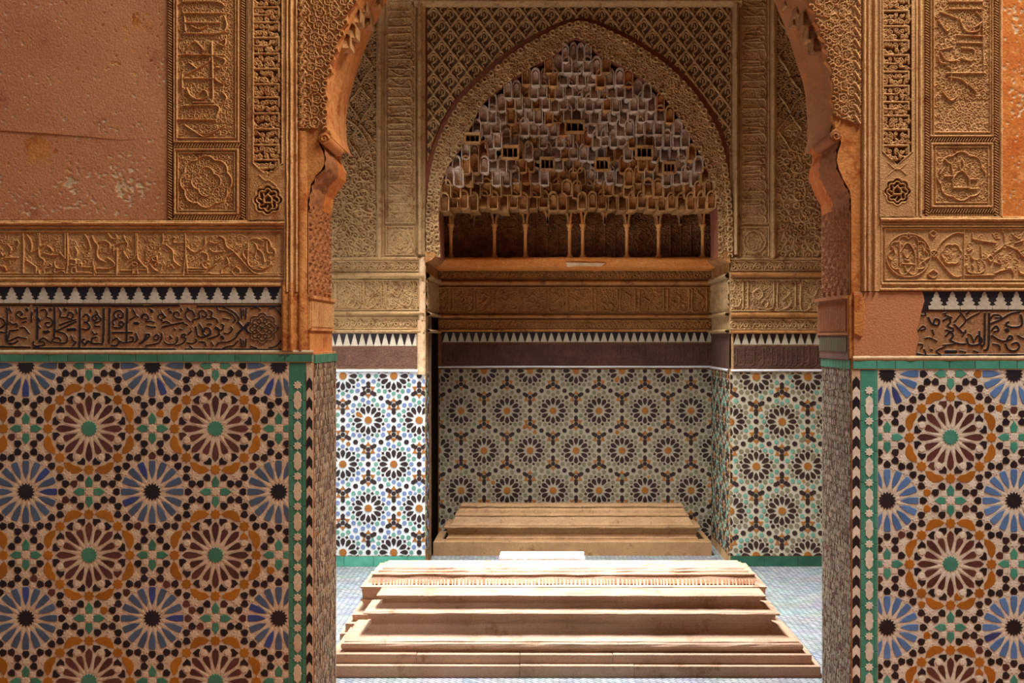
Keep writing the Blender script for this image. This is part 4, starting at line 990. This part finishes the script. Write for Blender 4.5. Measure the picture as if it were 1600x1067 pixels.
# ---------------- frieze bands on piers and niche
SF = """0,40 8,40 12,30; 15,5 15,42; 22,5 22,42; 30,20 38,14 44,22 38,30 30,26; 38,42 48,42 52,34 46,30 42,36; 60,5 60,36 56,44 48,44; 66,5 66,42 80,42 86,34; 76,12 84,20 74,30; 92,5 92,40; 100,8 100,44 112,44 114,36; 108,20 118,26 124,16"""
def frieze(root, D, x0, x1, yb, mats, seed):
    """small band, moulding, script band, moulding, small band, moulding"""
    random.seed(seed); mp = front_map(D)
    (a0, a1, m0, m1, s0, s1, m2, m3, c0, c1, e0, e1) = yb
    for (p0, p1) in ((a0, a1), (c0, c1)):
        r = Relief(x0, p0, x1, p1, 1.7); ym = (p0+p1)/2; x = x0+5
        r.line([(x0, p0+1.5), (x1, p0+1.5)], 1.3, .8, smooth=False); r.line([(x0, p1-1.5), (x1, p1-1.5)], 1.3, .8, smooth=False)
        while x < x1:
            r.line([(x-8, ym+5), (x, ym-5), (x+8, ym+5)], 1.5, .9); r.ring(x, ym+1.5, 2.8, 1.5, .9); r.curl(x+9, ym, 3.2, random.uniform(0, 6), 1, 1.3, .7); x += 19
        r.build('small_frieze', mats[0], mp, .012, root, lift=.003)
    r = Relief(x0, s0, x1, s1, 1.7); r.scroll(x0, s0+3, x1, s1-3, 3.9, 1.5, .65)
    r.line([(x0, s0+1), (x1, s0+1)], 1.5, 1, smooth=False); r.line([(x0, s1-1), (x1, s1-1)], 1.5, 1, smooth=False)
    x = x0+4; k = (s1-s0)/48
    while x < x1:
        r.script(SF, x, s0, 1/k, 2.1, 1.2); x += 128*k
    r.build('script_frieze', mats[1], mp, .014, root, lift=.003)
    moulding('frieze_moulding', mats[2], root, D, 'h', x0, x1, [(m0,0),(m0+.5,.025)]+roll(m0+1,m1-1,.022,.025)+[(m1-.5,.02),(m1,0)], seg=40)
    moulding('frieze_moulding', mats[2], root, D, 'h', x0, x1, [(m2,0),(m2+.5,.02)]+roll(m2+1,m3-1,.018,.02)+[(m3-.5,.015),(m3,0)], seg=40)
    moulding('frieze_moulding', mats[2], root, D, 'h', x0, x1, [(e0,0),(e0+.3,.02),(e1-.3,.024),(e1,0)], seg=40)
frieze(WB, DP, 500, 664, (406,425,426,436,437,485,486,493,494,515,515,520), ('inner','inner','inner'), 11)
frieze(WB, DP, 1141, 1320, (406,424,425,433,436,487,488,496,497,516,516,521), ('inner','inner','niche'), 12)
frieze(WN, DN, 684, 1112, (420,437,438,446,448,490,491,497,499,514,514,518), ('frieze','frieze','niche'), 13)
moulding('frieze_moulding', 'inner', WB, DP, 'h', 500, 664, [(401,0),(401.5,.02),(404,.026),(406,.02),(406.5,0)], seg=40)
moulding('frieze_moulding', 'inner', WB, DP, 'h', 1141, 1320, [(402,0),(402.5,.02),(404.5,.026),(406,.02),(406.5,0)], seg=40)
# merlons, brown script fascia, white line
merlons(WB, 500, 651, 521, 541, 12.0, 506, D=DP, steps=1, w=8, lift=.006)
merlons(WB, 1146, 1320, 521, 539, 12.4, 1152, D=DP, steps=1, w=8, mat='mosaic_w2', lift=.006)
merlons(WN, 690, 1112, 519, 535, 11.75, 697, D=DN, steps=1, w=7.5, mat='mosaic_w2', lift=.006)
for (root, D, x0, x1, y0, y1, mt) in ((WB, DP, 500, 652, 542, 575, 'fascia'), (WB, DP, 1146, 1320, 541, 576, 'fascia_dark'), (WN, DN, 690, 1112, 537, 570, 'fascia_dark')):
    r = Relief(x0, y0, x1, y1, 1.6); r.scroll(x0, y0+2, x1, y1-2, 3.6, 1.2, .5)
    x = x0+5
    while x < x1-5:
        r.line([(x, y0+4), (x, y1-8), (x-5, y1-5)], 1.4, .9); x += random.uniform(6, 16)
    r.build('carved_tile_fascia', mt, front_map(D), .005, root, lift=.003)
moulding('white_fillet', 'white_line', WB, DP, 'h', 500, 654, roll(577, 581.5, .012, .004), seg=30)
moulding('white_fillet', 'white_line', WB, DP, 'h', 1142, 1320, roll(577, 580.5, .012, .004), seg=30)
moulding('white_fillet', 'white_line', WN, DN, 'h', 684, 1113, roll(571.5, 574.5, .012, .004), seg=30)

# ---------------- twelve-fold mosaic
def twelve(d, rect, c0, petal_rot=0):
    x0, y0, x1, y1 = rect; out = []; k = d/79.5
    rowh = d*math.sqrt(3)/2
    oct_ = lambda r_: [(r_*math.cos(math.pi/8+t*math.pi/4), r_*math.sin(math.pi/8+t*math.pi/4)) for t in range(8)]
    pet = [(9.5,0),(13.5,-2.6),(18,-3.8),(21,-2.6),(22.6,0),(21,2.6),(18,3.8),(13.5,2.6)]
    bar = [(-5.2,-2.9),(3,-3.4),(5.8,0),(3,3.4),(-5.2,2.9)]
    tri = [(4.4,0),(.8,-2),(-2.4,-5.2),(-2.8,0),(-2.4,5.2),(.8,2)]
    def put(mi, P, cx, cy, an=0):
        c, s_ = math.cos(an), math.sin(an)
        Q = [(cx+(u*c-v*s_)*k, cy+(u*s_+v*c)*k) for u, v in P]
        if max(p[0] for p in Q) < x0 or min(p[0] for p in Q) > x1 or max(p[1] for p in Q) < y0 or min(p[1] for p in Q) > y1: return
        Q = clip_rect(Q, x0, y0, x1, y1)
        if Q: out.append((mi, Q))
    j0 = int((y0-c0[1])//rowh)-1
    for j in range(j0, j0+int((y1-y0)/rowh)+4):
        off = (j % 2)*d/2
        i0 = int((x0-c0[0])//d)-2
        for i in range(i0, i0+int((x1-x0)/d)+5):
            cx, cy = c0[0]+i*d+off, c0[1]+j*rowh
            put('C', star(12, 6.2, 5.2), cx, cy)
            for t in range(12):
                an = t*math.pi/6
                put('K', pet, cx, cy, an)
                put('G', oct_(3.4), cx+27.7*k*math.cos(an), cy+27.7*k*math.sin(an))
                a2 = an+math.pi/12
                put('k', star(4, 3.1, 1.7), cx+24*k*math.cos(a2), cy+24*k*math.sin(a2), a2)
                put('B', oct_(3.6), cx+32.6*k*math.cos(a2), cy+32.6*k*math.sin(a2))
            for t in (0, 1, 2): put('K', oct_(4.1), cx+39.75*k*math.cos(t*math.pi/3), cy+39.75*k*math.sin(t*math.pi/3))
            for t in (math.pi/2, math.pi/6):
                tx, ty = cx+45.9*k*math.cos(t), cy+45.9*k*math.sin(t)
                put('K', oct_(3.8), tx, ty)
                for q in range(3):
                    an = t+q*2*math.pi/3
                    put('K', bar, tx+9.3*k*math.cos(an), ty+9.3*k*math.sin(an), an)
                    a3 = an+math.pi/3; put('A', tri, tx+8.2*k*math.cos(a3), ty+8.2*k*math.sin(a3), a3)
    return out
def mosaic(root, mp, tiles, rect, mats, bed, h=.004):
    x0, y0, x1, y1 = rect
    b = MB(); b.poly_prism([(x0,y0),(x1,y0),(x1,y1),(x0,y1)], -.01, .0015, mp); b.build('mosaic_bed', bed, root)
    key = {'K': 0, 'k': 0, 'G': 1, 'B': 2, 'A': 3}
    q = MB()
    for (mi, P) in tiles:
        if mi == 'C':
            c = MB(); c.poly_prism(P, 0, h+.0015, mp); c.build('rosette_centre', mats[3], root); continue
        m_ = key[mi]
        if m_ in (1, 2) and random.random() < .3: m_ = 3-m_
        if random.random() < .03: m_ = random.choice((0, 1, 2, 3))
        q.poly_prism(P, 0, h, mp, mi=m_)
    o = q.build('mosaic_tiles', mats[:4], root); o['kind'] = 'stuff'
random.seed(21)
rect = (500, 582, 664, 868)
mosaic(WB, mpP, twelve(79.5, rect, (575.5, 656.2)), rect, ['mosaic_black', 'mosaic_green', 'mosaic_blue', 'mosaic_amber'], 'mosaic_w')
rect = (1141, 582, 1320, 868)
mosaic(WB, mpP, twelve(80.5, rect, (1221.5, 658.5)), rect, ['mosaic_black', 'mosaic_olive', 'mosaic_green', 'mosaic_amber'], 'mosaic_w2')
rect = (686, 577, 1112, 848)
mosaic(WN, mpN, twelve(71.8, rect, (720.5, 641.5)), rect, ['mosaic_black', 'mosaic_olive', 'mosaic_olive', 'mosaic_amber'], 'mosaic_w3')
# base courses
def base_course(root, D, x0, x1, y0, y1, mt, ln=46):
    x = x0; mp = front_map(D)
    while x < x1-2:
        l = min(ln*random.uniform(.8, 1.2), x1-x); q = MB()
        q.poly_prism([(x+.3,y0),(x+l-.3,y0),(x+l-.3,y1),(x+.3,y1)], -.01, .008, mp); q.build('base_tile', mt, root); x += l
base_course(WB, DP, 500, 665, 869, 884.5, 'green_r'); base_course(WB, DP, 1141, 1320, 869, 884.5, 'green_dark')

# niche side walls: right return, tiled below and carved above
def side_map(x, sg):
    # u = px across front-equivalent scale on the side wall (1 px = DP/F m), v = px height at DP
    return lambda u, v, h: (x+sg*h+0*u, DP+u*DP/F, EYE+(VY-v)*DP/F)
msR = side_map(xr, -1); msL = side_map(xl, 1)
rect = (1, 582, 219, 868)
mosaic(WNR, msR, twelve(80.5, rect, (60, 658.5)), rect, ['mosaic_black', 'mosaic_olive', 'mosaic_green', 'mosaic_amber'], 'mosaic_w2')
for (mp_, lim, rt) in ((msR, 220, WNR), (msL, 220, WNL)):
    r = Relief(0, 437, lim, 485, .8); r.scroll(0, 439, lim, 483, 5, 2, .8); r.build('script_frieze', 'inner', mp_, .012, rt, lift=.003)
    for (c0, c1) in ((402, 407), (426, 435), (487, 494), (514, 520)):
        moulding('frieze_moulding', 'inner', rt, DP, 'h', 0, lim, roll(c0, c1, .03, .004), seg=14, mp=mp_)
    b = MB(); b.poly_prism([(0,408),(lim,408),(lim,425),(0,425)], -.01, .003, mp_); b.build('plain_band', 'niche', rt)
b = MB(); b.poly_prism([(0,521),(219,521),(219,576),(0,576)], -.01, .003, msR); b.build('plain_band', 'fascia_dark', WNR)
moulding('white_fillet', 'white_line', WNR, DP, 'h', 0, 219, roll(577, 580.5, .012, .004), seg=10, mp=msR)
rect = (1, 582, 46, 868)
mosaic(WNL, msL, twelve(79.5, rect, (40, 656)), rect, ['mosaic_black', 'mosaic_green', 'mosaic_blue', 'mosaic_amber'], 'mosaic_w')
# rounded pale corner of the left pier
mpc = mpP
moulding('corner_bead', 'patch', WB, DP, 'v', 500, 585, roll(652, 665, .02, .004), seg=30, wob=.002)
moulding('corner_bead', 'patch', WB, DP, 'v', 404, 500, roll(655, 665, .016, .012), seg=30, wob=.002)
# dark slit doorway in the left side of the niche
b = MB(); b.poly_prism([(52,494),(214,494),(214,884),(52,884)], -.01, .006, msL); 
o = b.build('dark_doorway', 'void', WNL)
moulding('door_jamb', 'inner_dark', WNL, DP, 'v', 490, 884, fillet(46, 53, .02), seg=20, mp=msL)
moulding('door_lintel', 'inner_dark', WNL, DP, 'h', 46, 219, fillet(488, 494, .02), seg=10, mp=msL)

# ---------------- shelf and its corner corbels
Dsh = 9.62
moulding('shelf', 'niche_orange', WA, Dsh, 'h', 680, 1119, [(401.5,-.3),(402,.0),(405,.012),(408,.012),(409,.004),(415,.0),(418,-.02),(420,-.3)], seg=70, wob=.0014)
b = MB(); b.bpx = 1; b.poly_prism([(884,410),(946,411),(940,416),(905,415.5),(886,417)], -.01, .008, front_map(Dsh-.012)); b.build('shelf_patch', 'patch', WA)
for sg, px in ((1, 665), (-1, 1140)):
    b = MB(); n = 9; prof = [(0, 0), (.045, .0), (.07, -.02), (.07, -.035), (.045, -.06), (.01, -.075), (0, -.08)]
    x_ = (px-VX)*DP/F; zt = EYE+(VY-393)*DP/F
    for i in range(n):
        y = DP-.03+i*(Dsh-DP+.05)/(n-1)
        for (a, c) in prof: b.v.append((x_+sg*(a+.012*math.sin(i*.4)), y, zt+c))
    k = len(prof)
    for i in range(n-1):
        for j in range(k-1): b.f.append((i*k+j, i*k+j+1, (i+1)*k+j+1, (i+1)*k+j)); b.m.append(0)
    b.f.append(tuple(range(k))); b.m.append(0); b.f.append(tuple(range((n-1)*k, n*k))); b.m.append(0)
    b.build('corner_corbel', 'niche', WA, smooth=False)

# little honeycomb lobes under the crown of the doorway arch (placed once the cell shapes exist, below)
# ---------------- colonnade under the vault
Dc = 9.86; mpc = front_map(Dc)
r = Relief(683, 318, 1120, 402, 1.7); r.scroll(684, 320, 1118, 402, 4.2, 1.2, .55)
cols = [704.5, 772.5, 821, 890, 910.5, 979.5, 1029, 1098]
bays = [(686, 704.5), (704.5, 772.5), (772.5, 821), (821, 890), (890, 910.5), (910.5, 979.5), (979.5, 1029), (1029, 1098), (1098, 1118)]
for a, c in bays:
    if c-a > 55:
        m_ = (a+c)/2
        for x in (m_-16, m_, m_+16): r.line([(x, 352), (x, 402)], 1.8, .95)
        for x in (m_-8, m_+8): r.ring(x, 372, 7, 1.5, .9, lobes=4, amp=.25)
    elif c-a > 30:
        r.ring((a+c)/2, 370, 14, 1.6, .9, lobes=6, amp=.2); r.ring((a+c)/2, 370, 7, 1.5, .9, lobes=4, amp=.2)
r.build('arcade_ground', 'arcade_dark', mpc, .018, WA, lift=.0)
for x in cols:
    Dx = 9.74; X = (x-VX)*Dx/F; z0_ = EYE+(VY-402)*Dx/F; z1 = EYE+(VY-350)*Dx/F; rad = .0135
    b = MB(); ring = [(z0_, 1.7), (z0_+.012, 1.7), (z0_+.02, 1.0), (z1-.05, .95), (z1-.045, 1.5), (z1-.035, 1.1), (z1-.01, 1.9), (z1, 2.0)]
    for (z, k) in ring:
        for t in range(10): b.v.append((X+rad*k*math.cos(t*math.pi/5), Dx+rad*k*math.sin(t*math.pi/5), z))
    for i in range(len(ring)-1):
        for t in range(10): b.f.append((i*10+t, i*10+(t+1) % 10, (i+1)*10+(t+1) % 10, (i+1)*10+t)); b.m.append(0)
    b.f.append(tuple(range((len(ring)-1)*10, len(ring)*10))); b.m.append(0)
    b.build('colonnette', 'colonnette', WA, smooth=True)
for a, c in bays:      # little arches springing between the colonnettes
    m_ = (a+c)/2; hw = (c-a)/2-2; b = MB(); mp = front_map(9.72)
    heads = [(m_, hw)] if c-a < 55 else [(m_-hw/2, hw/2), (m_+hw/2, hw/2)]
    for (hx, hh) in heads:
        P = []
        hgt = 30 if c-a < 55 else 27
        for i in range(13):
            t = i/12; ang = math.pi*(1-t)
            P.append((hx+hh*.93*math.cos(ang)*(1 if abs(math.cos(ang)) > .5 else .95), 352-hgt*math.sin(ang)**.8))
        L_ = hx-hh; R_ = hx+hh; n0 = len(b.v)
        top = 306
        for (u, v) in P: b.v += [mp(u, v, 0), mp(u, top, 0), mp(u, v, -.13)]
        for i in range(12):
            k = n0+i*3; b.f += [(k, k+3, k+4, k+1), (k, k+2, k+5, k+3)]; b.m += [0, 0]
        b.f.append((n0, n0+1, n0+1)) if False else None
        for (ux, s_) in ((L_, 0), (R_, 12)):
            k = len(b.v); u0 = P[s_][0]
            b.v += [mp(ux, 352, 0), mp(u0, 352, 0), mp(u0, top, 0), mp(ux, top, 0)]; b.f.append((k, k+1, k+2, k+3)); b.m.append(0)
        # raised rim
        for i in range(12):
            (u, v), (u2, v2) = P[i], P[i+1]; k = len(b.v)
            ex = lambda u_, v_, q: (hx+(u_-hx)*(1+q/ max(6, hh)), v_-q)
            A, B_ = ex(u, v, 3), ex(u2, v2, 3)
            b.v += [mp(u, v, .010), mp(u2, v2, .010), mp(B_[0], B_[1], .010), mp(A[0], A[1], .010), mp(u, v, 0), mp(u2, v2, 0), mp(B_[0], B_[1], 0), mp(A[0], A[1], 0)]
            b.f += [(k, k+1, k+2, k+3), (k, k+4, k+5, k+1), (k+3, k+2, k+6, k+7)]; b.m += [0]*3
    b.build('niche_arch', 'arcade' if c-a > 30 else 'niche_orange', WA)

# ---------------- muqarnas: every cell a piece of its own
def cell_mesh(name, mat, style):
    """unit cell: width 1 (x), height 1 (z from -0.5 to 0.5), depth 1 back (y from 0)"""
    b = MB(); n = 12
    def outline(s_, hb):
        P = [(-.5*s_, -.5)]
        for i in range(n+1):
            a = math.pi*(1-i/n); P.append((.5*s_*math.cos(a), hb+.32*s_*math.sin(a)))
        return P+[(.5*s_, -.5)]
    O = outline(1, .18); I = outline(.76, .14); K_ = outline(.62, .10)
    m_ = len(O)
    dep = {'hood': (.0, .06, .22), 'tongue': (.0, .09, .02), 'flat': (.0, .04, .05)}[style]
    for P, d in ((O, 1.0), (O, 0), (I, 0), (I, dep[1]), (K_, None)):
        for (x, z) in P:
            if d is None:
                t = min(1, max(0, (z+.5)/.9)); yy = dep[2]*t if style == 'hood' else dep[2]+.10*(1-t)
                b.v.append((x, yy, z))
            else: b.v.append((x, d, z))
    for L_ in range(4):
        for i in range(m_-1):
            b.f.append((L_*m_+i, L_*m_+i+1, (L_+1)*m_+i+1, (L_+1)*m_+i)); b.m.append(0)
    b.f.append(tuple(range(4*m_, 5*m_))); b.m.append(0)
    # underside
    b.f.append((0, m_, 2*m_, 3*m_, 4*m_, 5*m_-1, 4*m_-1, 3*m_-1, 2*m_-1, m_-1)); b.m.append(0)
    # pendant point below
    k = len(b.v); b.v += [(-.5, .02, -.5), (.5, .02, -.5), (0, .10, -.62), (-.5, .95, -.5), (.5, .95, -.5)]
    b.f += [(k, k+2, k+1), (k, k+3, k+2), (k+1, k+2, k+4)]; b.m += [0]*3
    me = bpy.data.meshes.new(name); me.from_pydata(b.v, [], b.f); me.materials.append(M[mat]); me.update(); return me
CM = {(mt, st): cell_mesh('muqarnas_cell', mt, st) for mt in ('muq_grey', 'muq_ochre', 'muq_orange') for st in ('hood', 'tongue', 'flat')}
lpts = [p for p in innS if p[0] <= 900]; rpts = [p for p in innS if p[0] >= 900]
def bounds(y):
    ly = sorted([(p[1], p[0]) for p in lpts]); ry = sorted([(p[1], p[0]) for p in rpts])
    return np.interp(y, [a for a, _ in ly], [b_ for _, b_ in ly]), np.interp(y, [a for a, _ in ry], [b_ for _, b_ in ry])
PB = np.array(innS)
random.seed(5)
yc = 312.0; row = 0; ncell = 0
WINDOWS = [(797,238,22,15),(1007,238,22,14),(855,256,18,14),(941,257,18,14),(898,198,26,13),(738,216,20,10),(1046,262,16,12)]
while yc > 66:
    xl_, xr_ = bounds(yc-4); hw = (xr_-xl_)/2; xm = (xl_+xr_)/2
    pw = 14.6 if row > 1 else 16.0
    n = max(1, round(2*hw/pw))
    if (n % 2 == 0) != (row % 2 == 0) and n > 2: n += 1
    pw = 2*hw/n*1.01
    for i in range(n):
        x = xm+(i-(n-1)/2)*pw+random.uniform(-.8, .8)
        e = float(np.min(np.hypot(PB[:, 0]-x, PB[:, 1]-yc)))
        if any(abs(x-wx) < ww/2+3 and abs(yc-wy) < 10 for wx, wy, ww, _ in WINDOWS): continue
        D = 8.965+.52*min(1, max(0, e-7)/150)+random.choice((-.03, 0, .015, .03))*(e > 12)
        D = max(8.93, D)
        st = random.choices(('hood', 'tongue', 'flat'), (3, 6, 2))[0]
        mt = 'muq_ochre' if row < 2 else ('muq_orange' if random.random() < .05 else 'muq_grey' if random.random() < (.55 if row < 4 else .9) else 'muq_ochre')
        o = bpy.data.objects.new('muqarnas_cell', CM[(mt, st)]); link(o, WA)
        y_ = yc+random.uniform(-2.5, 2.5)
        o.location = W(x, y_, D); k = D/F
        o.scale = (pw*.98*k*random.uniform(.93, 1.05), .42, 27*k*random.uniform(.95, 1.1)); ncell += 1
    yc -= 19.3; row += 1
for (wx, wy, ww, wh) in WINDOWS:
    e = float(np.min(np.hypot(PB[:, 0]-wx, PB[:, 1]-wy))); D = 8.90+.48*min(1, e/170); mp = front_map(D)
    b = MB(); x0, x1, y0, y1 = wx-ww/2, wx+ww/2, wy-wh/2, wy+wh/2
    b.poly_prism([(x0-3,y0-4),(x1+3,y0-4),(x1+2,y0),(x0-2,y0)], -.06, .012, mp, back=True)
    b.poly_prism([(x0-3,y1),(x1+3,y1),(x1+2,y1+3),(x0-2,y1+3)], -.06, .008, mp, back=True)
    b.poly_prism([(x0-3,y0),(x0,y0),(x0,y1),(x0-3,y1)], -.06, 0, mp); b.poly_prism([(x1,y0),(x1+3,y0),(x1+3,y1),(x1,y1)], -.06, 0, mp)
    fr = b.build('vault_opening', 'muq_ochre', WA)
    b = MB(); b.poly_prism([(x0,y0),(x1,y0),(x1,y1),(x0,y1)], -.07, -.06, mp); b.build('dark_recess', 'void', fr)
    for t in (-.2, .2):
        b = MB(); b.poly_prism([(wx+ww*t-1,y0),(wx+ww*t+1,y0),(wx+ww*t+1,y1),(wx+ww*t-1,y1)], -.055, -.03, mp); b.build('little_column', 'muq_ochre', fr)
for (u, v, dd, root) in ((556,22,.12,WL),(549,46,.10,WL),(566,6,.2,WL),(572,26,.3,WL),(586,-6,.34,WL),(540,62,.08,WL),(1262,26,.12,WR),(1270,48,.10,WR),(1252,8,.22,WR),(1246,26,.32,WR),(1234,-4,.34,WR),(1278,66,.08,WR)):
    o = bpy.data.objects.new('soffit_lobe', CM[('muq_ochre', 'hood')]); link(o, root); D = D0+dd
    k = D0/D; o.location = W(VX+(u-VX)*1.0, VY+(v-VY)*1.0, D); o.scale = (.038, .10, .062)
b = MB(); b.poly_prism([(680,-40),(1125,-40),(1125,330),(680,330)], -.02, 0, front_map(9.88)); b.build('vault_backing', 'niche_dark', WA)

# ================================================================== tombs
def tomb(name, label, x0, x1, y0, y1, rings, mats, group=None, chip=0):
    """rings: (inset m, z m, material index) from the ground up; each ring a rectangle"""
    root = empty(name, label, None, 'tomb', ((x0+x1)/2, (y0+y1)/2, 0))
    cx, cy = (x0+x1)/2, (y0+y1)/2
    if group: root['group'] = group
    tiers = {}
    for r_ in rings: tiers.setdefault(r_[2], []).append(r_)
    names = sorted(tiers)
    for tname in tiers:
        R = tiers[tname]; b = MB(); segs = 24
        mt = R[0][3]
        for (ins, z, _, _m) in R:
            X0, X1, Y0, Y1 = x0+ins-cx, x1-ins-cx, y0+ins-cy, y1-ins-cy
            for k in range(segs): b.v.append((X0+(X1-X0)*k/segs, Y0+random.gauss(0, .0009), z+random.gauss(0, .0007)))
            for k in range(6): b.v.append((X1+random.gauss(0, .0009), Y0+(Y1-Y0)*k/6, z+random.gauss(0, .0007)))
            for k in range(segs): b.v.append((X1-(X1-X0)*k/segs, Y1, z))
            for k in range(6): b.v.append((X0+random.gauss(0, .0009), Y1-(Y1-Y0)*k/6, z+random.gauss(0, .0007)))
        n = 2*segs+12
        for i in range(len(R)-1):
            for k in range(n): b.f.append((i*n+k, i*n+(k+1) % n, (i+1)*n+(k+1) % n, (i+1)*n+k)); b.m.append(0)
        b.f.append(tuple(range((len(R)-1)*n, len(R)*n))); b.m.append(0)
        b.f.append(tuple(reversed(range(n)))); b.m.append(0)
        b.build(tname, mt, root)
    return root
def cavetto(i0, z0, i1, z1, t, m, n=9, deep=.034):
    """flaring foot at (i0,z0) up to an overhanging lip at (i1,z1)"""
    out = []
    for k in range(n+1):
        a = k/n; ins = i0+(i1+deep-i0)*(1-(1-min(1, a*1.25))**2.6)-(deep*.55*max(0, (a-.75)/.25)); z = z0+(z1-z0)*(a**1.25)
        out.append((ins, z, t, m))
    return out
mf, mw = 'marble', 'marble'
rings = [(.085,.101,'lower_slab',mw),(.080,.113,'lower_slab',mw),(.072,.120,'lower_slab',mw),(.070,.130,'lower_slab',mw),(.074,.140,'lower_slab',mw),(.082,.146,'lower_slab',mw),(.086,.146,'lower_slab',mw),(.086,.150,'lower_slab',mw)]
rings += cavetto(.092,.152,.165,.258,'lower_slab',mw)+[(.165,.260,'lower_slab',mw),(.163,.266,'lower_slab',mw),(.168,.270,'lower_slab',mw)]
rings += cavetto(.176,.271,.222,.333,'upper_slab',mw,deep=.026)+[(.222,.335,'upper_slab',mw),(.221,.341,'upper_slab',mw),(.226,.344,'upper_slab',mw),(.240,.346,'upper_slab',mw),(.246,.343,'upper_slab',mw),(.252,.347,'upper_slab',mw)]
FT = tomb('tomb', 'nearest of the stepped marble tombs, long slab with coved edges on two plinths', -1.055, 1.29, 6.03, 6.665, rings, None)
cxT, cyT = (-1.055+1.29)/2, (6.03+6.665)/2
for (ins, za, zb, cuts) in ((0, 0, .056, (-.13, .41)), (.035, .0575, .101, (-.62, -.13, .31))):
    xs_ = [-1.055+ins]+list(cuts)+[1.29-ins]
    for xa_, xb_ in zip(xs_[:-1], xs_[1:]):
        q = MB(); dz = random.uniform(-.0012, .0005); jy = random.uniform(0, .003)
        c = .003; X0, X1, Y0, Y1 = xa_+.0008-cxT, xb_-.0008-cxT, 6.03+ins+jy-cyT, 6.665-ins-cyT
        q.v = [(X0,Y0,za),(X1,Y0,za),(X1,Y1,za),(X0,Y1,za),(X0,Y0,zb-c+dz),(X1,Y0,zb-c+dz),(X1,Y1,zb-c+dz),(X0,Y1,zb-c+dz),(X0+c*.4,Y0+c,zb+dz),(X1-c*.4,Y0+c,zb+dz),(X1-c*.4,Y1-c,zb+dz),(X0+c*.4,Y1-c,zb+dz)]
        q.f = [(0,3,2,1),(0,1,5,4),(1,2,6,5),(2,3,7,6),(3,0,4,7),(4,5,9,8),(5,6,10,9),(6,7,11,10),(7,4,8,11),(8,9,10,11)]; q.m = [0]*10
        q.build('plinth_block', 'marble', FT)
FT.rotation_euler = (0, .002, 0)
mr = 'marble'
rings = [(0,0,'lower_plinth',mr),(0,.052,'lower_plinth',mr),(.004,.055,'lower_plinth',mr),(.025,.055,'upper_plinth',mr),(.025,.100,'upper_plinth',mr),(.029,.103,'upper_plinth',mr),
  (.06,.103,'lower_slab',mr),(.055,.14,'lower_slab',mr),(.06,.145,'lower_slab',mr)]+cavetto(.065,.147,.095,.2,'lower_slab',mr,deep=.015)+[(.095,.203,'lower_slab',mr),(.093,.21,'lower_slab',mr),(.097,.212,'lower_slab',mr)]
rings += [(.105,.212,'upper_slab',mr),(.10,.268,'upper_slab',mr),(.094,.272,'upper_slab',mr),(.094,.279,'upper_slab',mr),(.105,.283,'upper_slab',mr),(.125,.295,'upper_slab',mr),(.14,.312,'upper_slab',mr),(.15,.330,'upper_slab',mr),(.146,.333,'upper_slab',mr),(.148,.338,'upper_slab',mr),
  (.175,.340,'upper_slab',mr),(.18,.350,'upper_slab',mr),(.195,.352,'upper_slab',mr),(.20,.361,'upper_slab',mr),(.205,.363,'upper_slab',mr)]
BT = tomb('tomb', 'middle stepped marble tomb with a bright white top, close behind the nearest tomb', -1.085, 1.26, 6.70, 7.33, rings, None)
# row of carved letters on the sloping rim of the middle tomb
b = MB(); x = -.93
while x < 1.10:
    w_ = random.uniform(.006, .016); z0_ = .286
    b.poly_prism([(x, .0), (x+w_, .0), (x+w_*.7, 1.0), (x+w_*.2, .9)], 0, 1, lambda u, v, h: (u-.0875, 6.70+.115+v*.024-7.015-h*.004, .289+v*.028+h*.003)); x += w_+random.uniform(.004, .012)
o = b.build('carved_lettering', 'marble_warm', BT); o['kind'] = 'stuff'
ms = 'marble_white'
rings = [(0,0,'plinth',ms),(0,.10,'plinth',ms),(.02,.10,'slab',ms),(.02,.20,'slab',ms),(.05,.22,'slab',ms),(.06,.27,'slab',ms),(.055,.28,'slab',ms),(.055,.314,'slab',ms),(.062,.318,'slab',ms)]
tomb('small_tomb', 'small low white marble tomb showing its top edge behind the middle tomb', -.335, .275, 7.42, 7.75, rings, None)
mb = 'marble_back'
xb0, xb1 = (693-VX)*9.47/F, (1095-VX)*9.47/F
rings = [(-.07,0,'base_slab',mb),(-.07,.10,'base_slab',mb),(-.062,.106,'base_slab',mb),
 (.018,.106,'lower_slab',mb),(.018,.118,'lower_slab',mb),(.028,.124,'lower_slab',mb),(.034,.15,'lower_slab',mb),(.024,.156,'lower_slab',mb),(.026,.165,'lower_slab',mb),(.022,.185,'lower_slab',mb),(.002,.192,'lower_slab',mb),(.0,.2,'lower_slab',mb),(.006,.204,'lower_slab',mb),
 (.04,.207,'upper_slab',mb),(.058,.222,'upper_slab',mb),(.070,.245,'upper_slab',mb),(.084,.268,'upper_slab',mb),(.078,.274,'upper_slab',mb),(.082,.284,'upper_slab',mb),(.098,.290,'upper_slab',mb),(.104,.312,'upper_slab',mb),(.118,.322,'upper_slab',mb),(.122,.330,'upper_slab',mb),(.116,.334,'upper_slab',mb),(.116,.344,'upper_slab',mb),(.122,.348,'upper_slab',mb)]
T3 = tomb('tomb', 'farthest ochre stepped tomb standing inside the arched niche', xb0, xb1, 9.47, 9.85, rings, None)
